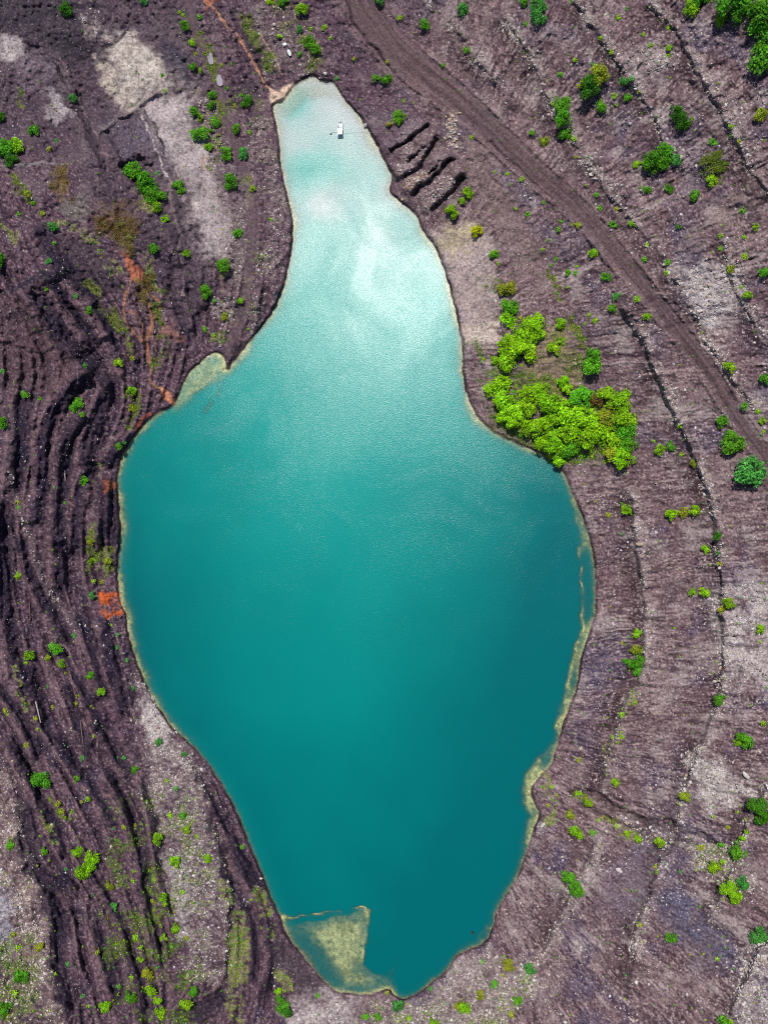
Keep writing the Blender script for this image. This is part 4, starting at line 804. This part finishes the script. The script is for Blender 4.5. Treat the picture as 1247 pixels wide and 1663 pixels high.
# the many tiny plants beyond those
pr = np.random.default_rng(5); cos, tones = [], []
extra = [(u, v, r_, h_) for u, v, r_, h_ in minor]
gu_, gv_ = scatter(np.where((S > 8), grs * .8 + .012 + .02 * RIGHT * rub + .05 * LEFT * sstep(1240, 1330, V) * (U < 380) * np.clip(.4 + 1.5 * n2, 0, 1), 0), 2600)
for u, v in zip(gu_, gv_): extra.append((u, v, pr.uniform(.7, 2.3), pr.choice(list('bbggto'))))
gm = np.zeros_like(Z); s, m = poly_mask([(795,600),(830,618),(880,640),(930,640),(985,632),(1022,650),(1028,720),(1000,752),(940,735),(905,752),(860,722),(820,690),(795,650)], 9, 1.5); gm[s] = m
s, m = poly_mask([(815,555),(850,520),(885,525),(880,560),(850,595),(822,600)], 8, 1.5); gm[s] = np.maximum(gm[s], m)
gu_, gv_ = scatter(gm * np.clip(.4 + 1.3 * n2, .03, 1), 330)
for u, v in zip(gu_, gv_): extra.append((u, v, pr.uniform(2.5, 5.5), pr.choice(list('bbbogb'))))
for u, v, r_, h_ in extra:
    nl = int(22 + r_ * 12); R = r_ * .168; b_ = at(u, v)
    d = pr.normal(size=(nl, 3)); d[:, 2] = np.abs(d[:, 2]); d /= np.linalg.norm(d, axis=1)[:, None]
    p = d * (pr.random(nl) ** .5 * R)[:, None] * np.array([1, 1, .8]) + np.array(b_)
    nrm = d + pr.normal(size=(nl, 3)) * .5; nrm[:, 2] += .5; nrm /= np.linalg.norm(nrm, axis=1)[:, None]
    tg = np.cross(nrm, pr.normal(size=(nl, 3))); tg /= np.linalg.norm(tg, axis=1)[:, None]; bt = np.cross(nrm, tg)
    sz = max(.09, R * .22) * pr.uniform(.6, 1.3, nl)[:, None]
    cos.append(np.stack([p - tg * sz, p - bt * sz * .6, p + tg * sz, p + bt * sz * .6], 1).reshape(-1, 3))
    tones.append(np.repeat(alb(*HUES[h_])[None] * pr.uniform(.65, 1.25, (nl, 1)), 4, 0))
co = np.concatenate(cos); me = mesh_np('weeds', co, np.arange(len(co)).reshape(-1, 4), attrs={'leaf': np.concatenate(tones)}, smooth_=False)
tag(link_obj('weeds', me, attr_mat('weed_leaves', 'leaf', .7, .1, 3.0, .2)), 'tiny green seedlings and weeds dotted over the quarry slopes', 'weeds', kind='stuff')

# broad low mat of shrub on the upper right slope
root = bpy.data.objects.new('bush', None); C.objects.link(root); root.location = at(1160, 263); root.rotation_euler = (0, 0, .25)
tag(root, 'wide flat olive shrub mat with a pale grass fringe on the upper right slope', 'bush', 'bushes scattered over the quarry slopes')
cm = leaf_cloud(777, 2600, 22, .05, .5); cm.materials.append(leaf_m)
c = bpy.data.objects.new('crown', cm); C.objects.link(c); c.parent = root; c.scale = (4.9, 3.3, 2.2); c.color = tuple(float(x) for x in alb(104, 122, 22)) + (1,)
k_ = bpy.data.objects.new('stem', STM[0]); C.objects.link(k_); k_.parent = root; k_.scale = (2.5, 2, .9)

# ------------------------------------------------------------------ boulders one can tell apart
def boulder_mesh(seed):
    import bmesh
    r = random.Random(seed); bm_ = bmesh.new(); bmesh.ops.create_icosphere(bm_, subdivisions=2, radius=1)
    cuts = [(Vector((r.gauss(0, 1), r.gauss(0, 1), r.gauss(0, 1))).normalized(), r.uniform(.55, .85)) for _ in range(9)]
    for v_ in bm_.verts:
        for nn, dd in cuts:
            e_ = v_.co.dot(nn) - dd
            if e_ > 0: v_.co -= nn * e_
        v_.co *= 1 + r.uniform(-.04, .04); v_.co.z *= .75; v_.co.x *= 1.15
    me = bpy.data.meshes.new('boulder'); bm_.to_mesh(me); bm_.free(); return me
BM = [boulder_mesh(i) for i in range(8)]
STONES = [plain('pale_limestone', tuple(alb(214, 204, 198)), .9, vary=.25, scale=2.0), plain('tan_sandstone', tuple(alb(196, 172, 148)), .9, vary=.25, scale=2.0), plain('grey_stone', tuple(alb(164, 150, 150)), .9, vary=.25, scale=2.0)]
for g_ in BM: g_.materials.append(STONES[0])
def boulder(u, v, r_, lab, grp=None, mi=0, dz=0.0):
    o = bpy.data.objects.new('boulder', random.choice(BM)); C.objects.link(o)
    R = r_ * .168; o.location = at(u, v, R * .25 + dz); o.scale = (R * random.uniform(.9, 1.2), R * random.uniform(.75, 1.0), R * random.uniform(.7, .95)); o.rotation_euler = (random.uniform(-.2, .2), random.uniform(-.2, .2), random.random() * 6.283)
    o.material_slots[0].link = 'OBJECT'; o.material_slots[0].material = STONES[mi]
    tag(o, lab, 'boulder', grp); return o
def band(P, wdt, n_, rmin, rmax, lab, grp, mis=(0, 0, 2, 1)):
    P = catmull(P, False, 6); seg = np.hypot(*np.diff(P, axis=0).T); cum = np.concatenate([[0], np.cumsum(seg)])
    for i in range(n_):
        t_ = random.random() * cum[-1]; u = np.interp(t_, cum, P[:, 0]) + random.gauss(0, wdt); v = np.interp(t_, cum, P[:, 1]) + random.gauss(0, wdt)
        boulder(u, v, rmin + (rmax - rmin) * random.random() ** 2.2, lab, grp, random.choice(mis))
band([(739,182),(731,200),(733,215),(741,238)], 5, 42, 1.4, 3.4, 'tan block in the long heap left of the dirt road', 'blocks of the heap by the road', (1, 1, 0, 1))
band([(660,301),(675,292),(692,280)], 4, 26, 1.3, 2.8, 'tan or ochre block between the dark trenches', 'blocks between the trenches', (1, 1, 0))
band([(840,62),(866,115),(890,168),(936,245),(964,285)], 5, 26, 1.3, 2.8, 'pale boulder in the first stony line above the road', 'boulders of the first stony line')
band([(988,320),(1018,350),(1045,384),(1080,420),(1105,468)], 6, 26, 1.3, 3.0, 'pale boulder in the stony band right of the road bend', 'boulders of the stony band at the bend')
band([(1112,440),(1135,470),(1128,500),(1150,540),(1180,600)], 9, 36, 1.3, 3.2, 'white boulder in the wide rubble fan beside the lower road', 'boulders of the wide rubble fan')
band([(1058,185),(1080,233),(1106,274)], 5, 18, 1.3, 2.8, 'pale boulder on the middle bench of the upper right slope', 'boulders of the middle upper bench')
band([(1134,1222),(1118,1264),(1104,1300),(1098,1335)], 5, 24, 1.4, 3.4, 'white boulder at the left rim of the lower right rubble', 'boulders rimming the lower right rubble')
band([(1172,1000),(1175,1040),(1168,1090),(1160,1120)], 6, 24, 1.3, 3.0, 'white boulder in the rubble line right of mid lake', 'boulders of the right edge rubble line')
band([(1005,1325),(1040,1345),(1075,1350)], 4, 16, 1.4, 3.6, 'cream boulder in the cross ditch rubble', 'boulders of the cross ditch')
band([(1194,1400),(1175,1440),(1120,1380)], 7, 14, 1.2, 2.6, 'pale boulder beside the lower right bushes', 'boulders by the lower right bushes')
band([(1240,1530),(1212,1595),(1190,1650)], 5, 14, 1.4, 3.4, 'pale boulder in the bottom right stony line', 'boulders of the bottom right line')
band([(222,1100),(240,1125),(268,1165),(285,1192)], 5, 20, 1.3, 3.2, 'white boulder along the left shore scree', 'boulders of the left shore scree', (0, 0, 2))
for u, v, r_, lab, mi in ((594,203,4,'white boulder at the waterline right of the workboat',0), (339,581,4.2,'white boulder standing in the shallow left bay',0), (1004,1413,4.6,'round white boulder lying alone on the smooth lower right slope',0),
                          (1004,1342,4.2,'large cream block at the head of the grassy ditch',1), (1210,1259,5,'upright white boulder right of the white rubble',0), (881,1340,4,'white boulder on the shore beside the pale shoal',0), (1038,884,5,'tan boulder in the ditch right of the lake',1),
                          (961,284,4.4,'white boulder right of the road at its bend',0), (528,120,3.5,'pale boulder at the very head of the lake',0), (1169,922,3.6,'white boulder on the right edge bench line',0), (1236,1533,5,'big pale slab beneath the blue green tree of the right edge',0), (653,324,2.6,'tan boulder on the shore below the trenches',1)):
    boulder(u, v, r_, lab, None, mi)

# ------------------------------------------------------------------ workboat, buoy, cable, dinghy and other small things
import bmesh
def mbm(): return bmesh.new()
def box(bm_, x0, x1, y0, y1, z0, z1, tx=0.0, ty=0.0, bev=0.0):
    vs_ = [bm_.verts.new(p) for p in ((x0, y0, z0), (x1, y0, z0), (x1, y1, z0), (x0, y1, z0), (x0 + tx, y0 + ty, z1), (x1 - tx, y0 + ty, z1), (x1 - tx, y1 - ty, z1), (x0 + tx, y1 - ty, z1))]
    fs = [bm_.faces.new([vs_[i] for i in f]) for f in ((3, 2, 1, 0), (4, 5, 6, 7), (0, 1, 5, 4), (1, 2, 6, 5), (2, 3, 7, 6), (3, 0, 4, 7))]
    if bev: bmesh.ops.bevel(bm_, geom=list({e_ for f in fs for e_ in f.edges}), offset=bev, segments=2, affect='EDGES', profile=.5)
def rod(bm_, pts, r_, sides=8):
    pts = [Vector(p) for p in pts]; rings = []
    for i, p in enumerate(pts):
        d = (pts[min(i + 1, len(pts) - 1)] - pts[max(i - 1, 0)]).normalized(); x = d.orthogonal().normalized() if i == 0 else (rings_x - d * rings_x.dot(d)).normalized(); rings_x = x; y = d.cross(x)
        rr_ = r_[i] if isinstance(r_, (list, tuple)) else r_
        rings.append([bm_.verts.new(p + (x * math.cos(6.2832 * k_ / sides) + y * math.sin(6.2832 * k_ / sides)) * rr_) for k_ in range(sides)])
    for a_, b_ in zip(rings, rings[1:]):
        for k_ in range(sides): bm_.faces.new((a_[k_], a_[(k_ + 1) % sides], b_[(k_ + 1) % sides], b_[k_]))
    bm_.faces.new(rings[0][::-1]); bm_.faces.new(rings[-1])
def fin(bm_, name, m_, parent=None):
    bmesh.ops.recalc_face_normals(bm_, faces=bm_.faces); me = bpy.data.meshes.new(name); bm_.to_mesh(me); bm_.free(); return link_obj(name, me, m_, parent)
white = plain('white_gelcoat', (.62, .66, .68), .35, vary=.06); bluew = plain('pale_blue_deck', (.50, .60, .66), .5, vary=.08); dark = plain('dark_glass', (.012, .016, .022), .15, vary=.1); steel = plain('dull_steel', (.25, .26, .28), .45, .6); teal = plain('teal_stern', (.05, .16, .18), .4); blackr = plain('black_rubber', (.02, .02, .022), .7); timber = plain('grey_timber', (.42, .36, .31), .85, vary=.25, scale=3); rope_m = plain('pale_rope', (.30, .30, .29), .9); redp = plain('faded_red', (.4, .12, .08), .6)
boat = bpy.data.objects.new('workboat', None); C.objects.link(boat); bx_, by_ = ray(553, 212, 0); boat.location = (bx_, by_, 0)
tag(boat, 'small white flat-decked workboat with dark windscreen moored near the lake head', 'boat')
b = mbm()
for sx in (-.52, .52):
    pts = [(sx, -2.1, .12), (sx, -1.8, .1), (sx, 1.6, .1), (sx, 2.05, .18), (sx, 2.25, .3)]
    rod(b, pts, [.16, .26, .26, .18, .06], 12)
fin(b, 'hull', white, boat)
b = mbm(); box(b, -.8, .8, -2.1, 2.0, .33, .43, .02, .02, .02); dk = fin(b, 'deck', bluew, boat)
b = mbm(); box(b, -.66, .66, -1.85, .05, .435, 1.25, .06, .05, .05); cb = fin(b, 'cabin', white, boat)
b = mbm(); box(b, -.74, .74, -1.95, .10, 1.255, 1.34, .03, .03, .03); fin(b, 'roof', white, cb)
b = mbm(); box(b, -.60, -.04, .03, .42, .95, 1.18, .02, .05, .02); fin(b, 'windscreen', dark, cb)
b = mbm(); box(b, .04, .60, .03, .42, .95, 1.18, .02, .05, .02); fin(b, 'windscreen', dark, cb)
for sx in (-1, 1):
    b = mbm(); rod(b, [(sx * .74, .2, .43), (sx * .74, .2, .95), (sx * .74, 1.85, .9), (sx * .74, 1.85, .43)], .025); rod(b, [(sx * .74, 1.0, .43), (sx * .74, 1.0, .92)], .02); fin(b, 'railing', steel, boat)
for sx in (-.3, .25):
    b = mbm(); box(b, sx - .13, sx + .13, 1.9, 2.28, .2, .78, .03, .05, .04); rod(b, [(sx, 2.15, .25), (sx, 2.2, -.3)], .05); fin(b, 'outboard_motor', blackr, boat)
b = mbm(); box(b, -.5, -.32, .9, 1.4, .435, .7, .01, .01, .02); fin(b, 'locker', redp, boat)
b = mbm(); box(b, -.34, .34, .55, 1.35, .435, .52, .01, .01, .02); fin(b, 'hatch', white, boat)
b = mbm(); box(b, -.78, .78, -2.42, -2.08, .22, .5, .04, .05, .04); fin(b, 'stern_step', teal, boat)
buoy = bpy.data.objects.new('mooring_buoy', None); C.objects.link(buoy); q_ = ray(537, 217, 0); buoy.location = (q_[0], q_[1], 0)
tag(buoy, 'small white and dark mooring buoy left of the workboat', 'buoy')
b = mbm(); bmesh.ops.create_uvsphere(b, u_segments=16, v_segments=10, radius=.34); [setattr(v_.co, 'z', v_.co.z * .8 + .1) for v_ in b.verts]; fin(b, 'float', white, buoy)
b = mbm(); rod(b, [(.12, -.12, .2), (.16, -.16, .52)], [.24, .12], 12); fin(b, 'cap', dark, buoy)
b = mbm(); xy = [ray(u, 215.5 + (u - 600) * .004, 0) for u in np.linspace(538.5, 548, 6)]; rod(b, [(x, y, .12 - .06 * math.sin(i / 5 * 3.14)) for i, (x, y) in enumerate(xy)], .03, 6)
tag(fin(b, 'mooring_rope', rope_m), 'thin pale rope between the buoy and the workboat', 'rope')
b = mbm(); pts = []
for i, u in enumerate(np.linspace(558, 688, 40)):
    v = 216.5 - .004 * (u - 558) + 1.2 * math.sin(u / 25); zz = max(zat(u, v), 0) + .1; x, y = ray(u, v, zz); pts.append((x, y, zz + .06))
rod(b, pts, .02, 6); tag(fin(b, 'shore_cable', rope_m), 'thin pale cable running from the workboat across the right bank', 'cable')
# dinghy hauled out above the lake head
dg = bpy.data.objects.new('dinghy', None); C.objects.link(dg); dg.location = at(470, 86, .05); dg.rotation_euler = (0, 0, rad(22))
tag(dg, 'narrow white dinghy hauled out on the bank above the lake head', 'boat')
b = mbm(); prof = [(-1.05, .36), (-.6, .42), (.1, .42), (.7, .28), (1.15, .03)]; rows = []
for y_, w_ in prof: rows.append([b.verts.new(p) for p in ((-w_, y_, .42), (-w_ * .7, y_, .05), (w_ * .7, y_, .05), (w_, y_, .42), (w_ * .8, y_, .42), (w_ * .55, y_, .16), (-w_ * .55, y_, .16), (-w_ * .8, y_, .42))])
for a_, c_ in zip(rows, rows[1:]):
    for i in range(8): b.faces.new((a_[i], a_[(i + 1) % 8], c_[(i + 1) % 8], c_[i]))
b.faces.new(rows[0]); b.faces.new(rows[-1][::-1]); fin(b, 'hull', white, dg)
for y_ in (-.55, .15):
    b = mbm(); box(b, -.38, .38, y_ - .12, y_ + .12, .30, .35, bev=.01); fin(b, 'seat', white, dg)
tk = bpy.data.objects.new('storage_box', None); C.objects.link(tk); tk.location = at(463, 74); tk.rotation_euler = (0, 0, rad(15))
tag(tk, 'small white storage box on the bank behind the dinghy', 'box')
b = mbm(); box(b, -.5, .5, -.36, .36, -.1, .55, .03, .03, .03); fin(b, 'body', white, tk); b = mbm(); box(b, -.53, .53, -.39, .39, .555, .65, .04, .04, .02); fin(b, 'lid', white, tk)
def log(u0, v0, u1, v1, r_, lab, m_=timber):
    b = mbm(); A, B = at(u0, v0, r_), at(u1, v1, r_); pts = [A.lerp(B, i / 5) + Vector((random.uniform(-.03, .03), random.uniform(-.03, .03), random.uniform(0, .05))) for i in range(6)]
    mid = max(zat(u0 + (u1 - u0) * i / 5, v0 + (v1 - v0) * i / 5) - A.lerp(B, i / 5).z + r_ for i in range(6))
    pts = [p + Vector((0, 0, max(mid, 0))) for p in pts]; rod(b, pts, [r_, r_ * .97, r_ * .92, r_ * .85, r_ * .8, r_ * .7], 9)
    if r_ > .12: rod(b, [pts[2], pts[2] + Vector((r_ * 2.4, r_ * 1.2, r_ * 1.5))], [r_ * .4, r_ * .2], 6)
    tag(fin(b, 'log', m_), lab, 'log')
brownw = plain('brown_timber', (.13, .075, .06), .9, vary=.3, scale=3)
log(500, 89, 504, 98, .13, 'short bleached log beside the grass above the lake head'); log(106, 764, 107, 779, .14, 'pale pole standing out on the dark left terraces'); log(63, 1138, 71, 1172, .16, 'pale fallen log on the left terraces with reddish soil beside it')
log(120, 1095, 128, 1130, .15, 'reddish brown log lying along a terrace left of the shore scree', brownw); log(133, 1170, 138, 1212, .15, 'long reddish brown log below another on the left terraces', brownw); log(50, 978, 51, 1012, .14, 'thin brown log on the dark terraces at mid left', brownw)
log(196, 1003, 204, 996, .14, 'short brown log at the waterline by the orange seep', brownw); log(517, 113, 523, 131, .10, 'thin bleached pole pointing into the head of the lake')
b = mbm(); x, y = ray(767, 1514, 0); rod(b, [(x, y, -.6), (x + .05, y, .15), (x + .1, y - .05, .55)], [.42, .38, .28], 10); rod(b, [(x, y, .1), (x - .5, y - .5, .3)], [.12, .05], 6); tag(fin(b, 'stump', blackr), 'dark stump sticking out of the water near the lake end', 'stump')
